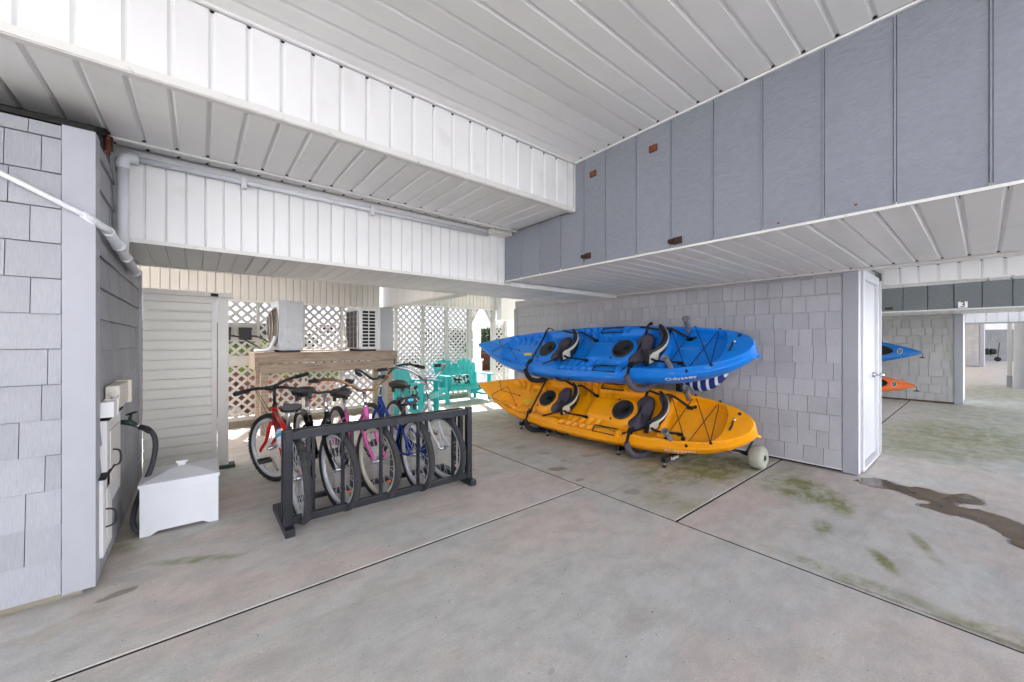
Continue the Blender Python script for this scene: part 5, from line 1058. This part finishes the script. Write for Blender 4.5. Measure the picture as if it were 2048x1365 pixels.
m.add([(L0[0], L0[2], .327), (L0[1], L0[2], .327), (L0[1], L0[3], .327), (L0[0], L0[3], .327), (L0[0], L0[2], .348), (L0[1], L0[2], .348), (L0[1], L0[3], .348), (L0[0], L0[3], .348), (xm - .04, ym - .03, .39), (xm + .04, ym - .03, .39), (xm + .04, ym + .03, .39), (xm - .04, ym + .03, .39)], [(3, 2, 1, 0), (8, 9, 10, 11)] + [(i, (i + 1) % 4, (i + 1) % 4 + 4, i + 4) for i in range(4)] + [(i + 4, (i + 1) % 4 + 4, (i + 1) % 4 + 8, i + 8) for i in range(4)]); ld = m.build('lid', 'chest_white', dc, True)
part('handle', 'white_paint', ld, (xm - .022, xm + .022, ym - .015, ym + .015, .3905, .41), (xm - .034, xm + .034, ym - .02, ym + .02, .4105, .425), bevel=.002)
# ------------------------------------------------------------------ turquoise garden seats
def adirondack(name, label, loc, rz, width, fans, pillow_label):
    A = thing(name, label, 'chair' if len(fans) == 1 else 'bench', loc, rz); W = width / 2
    # local: front at -y, back at +y
    for s in (-1, 1):
        x = s * W; part('front_leg', 'teal', A, (x - .02, x + .02, -.30, -.20, 0, .56), world=False, bevel=.004)
        m = MB().bar((x * .93, -.30, .36), (x * .93, .42, .10), .03, .10, (0, 0, 1)); m.build('stringer', 'teal', A)
        m = MB().prism([(x - .07, -.36), (x + .07, -.36), (x + .08, -.1), (x + .05, .25), (x - .03, .28), (x - .05, -.1)], .561, .585, Matrix()); m.build('armrest', 'teal', A)
        part('rear_leg', 'teal', A, (x * .93 - .02, x * .93 + .02, .18, .27, 0, .56), world=False, bevel=.004)
        part('side_stretcher', 'teal', A, (x * .93 - .012, x * .93 + .012, -.20, .18, .09, .14), world=False)
    for i in range(6): y = -.31 + i * .085; z = .385 - i * .03; m = MB().bar((-W * .9, y, z), (W * .9, y, z), .078, .022, (0, .3, 1)); m.build('seat_slat', 'teal', A)
    part('apron', 'teal', A, (-W + .021, W - .021, -.315, -.292, .28, .37), world=False)
    for cxf, fw, nS in fans:
        for k in range(nS):
            t_ = (k - (nS - 1) / 2) / (nS / 2); x0 = cxf + t_ * fw * .86; x1 = cxf + t_ * fw * 1.12; top = .93 - .16 * abs(t_) ** 2.2 ; sw = 2 * fw * .86 / nS * .46
            p = [(x0 - sw, .30), (x0 + sw, .30), (x1 + sw * 1.15, top - .03), (x1 + sw * .6, top), (x1 - sw * .6, top), (x1 - sw * 1.15, top - .03)]
            T2 = Matrix.Translation((0, .14, .28)) @ Matrix.Rotation(R(-20), 4, 'X') @ Matrix.Translation((0, 0, -.28)); T3 = T2 @ basis((1, 0, 0), (0, 0, 1), (0, -1, 0), (0, 0, 0)); m = MB().prism(p, 0, .02, T3); m.build('back_slat', 'teal', A)
    for z in (.36, .70): T2 = Matrix.Translation((0, .14, .28)) @ Matrix.Rotation(R(-20), 4, 'X') @ Matrix.Translation((0, 0, -.28)); m = MB().box(-W * .92, W * .92, .0005, .022, z - .03, z + .03, T2); m.build('back_rail', 'teal', A)
    return A
def pillow(label, T2, w_, h_, d_):
    m = MB(); n = 12; vs = []
    for sgn in (1, -1):
        for i in range(n + 1):
            for j in range(n + 1):
                a, b = 2 * i / n - 1, 2 * j / n - 1; q = (1 - a ** 4) * (1 - b ** 4); vs.append(T2 @ Vector((a * w_ / 2 * (1 - .05 * (1 - b * b)), sgn * d_ / 2 * max(0, q) ** .5, b * h_ / 2 * (1 - .05 * (1 - a * a)))))
    L = (n + 1) ** 2; fs = []
    for i in range(n):
        for j in range(n): q = i * (n + 1) + j; fs += [(q, q + 1, q + n + 2, q + n + 1), (L + q, L + q + n + 1, L + q + n + 2, L + q + 1)]
    m.add(vs, fs, True); o = m.build('pillow', 'pillow_print'); tag(o, label, 'pillow')
adirondack('garden_bench', 'turquoise double garden bench with two rounded backs in front of the lattice', (4.50, 7.24, 0), R(3), 1.10, [(-.27, .27, 5), (.27, .27, 5)], '')
adirondack('garden_chair', 'turquoise slatted garden chair beside the bench, half behind the white bicycle', (3.02, 6.42, 0), R(38), .62, [(0, .27, 6)], '')
pillow('patterned oblong pillow lying on the turquoise bench', Matrix.Translation((4.42, 7.19, .46)) @ Matrix.Rotation(R(3), 4, 'Z') @ Matrix.Rotation(R(-22), 4, 'X'), .50, .24, .12)
pillow('patterned pillow on the seat of the turquoise chair', Matrix.Translation((3.0, 6.40, .44)) @ Matrix.Rotation(R(38), 4, 'Z') @ Matrix.Rotation(R(-25), 4, 'X'), .42, .26, .12)

# ------------------------------------------------------------------ grit and crumbs on the slab
rg = random.Random(5); m = MB()
for i in range(150):
    if i < 90: x, y = 1.3 + rg.gauss(0, .9), 1.5 + rg.gauss(0, .6)
    else: x, y = rg.uniform(-.2, 5), rg.uniform(.2, 4.6)
    r_ = rg.uniform(.0015, .0042); c = Vector((x, y, r_ * .6)); vs = [c + Vector(d) * r_ * rg.uniform(.7, 1.3) for d in ((1, 0, 0), (-1, 0, 0), (0, 1, 0), (0, -1, 0), (0, 0, .8), (0, 0, -.6))]
    m.add(vs, [(0, 2, 4), (2, 1, 4), (1, 3, 4), (3, 0, 4), (2, 0, 5), (1, 2, 5), (3, 1, 5), (0, 3, 5)])
simple('grit', s255(120, 108, 92), .9, var=.5, scale=60)
tag(m.build('floor_grit', 'grit'), 'scattered grit and crumbs on the concrete', kind='stuff')
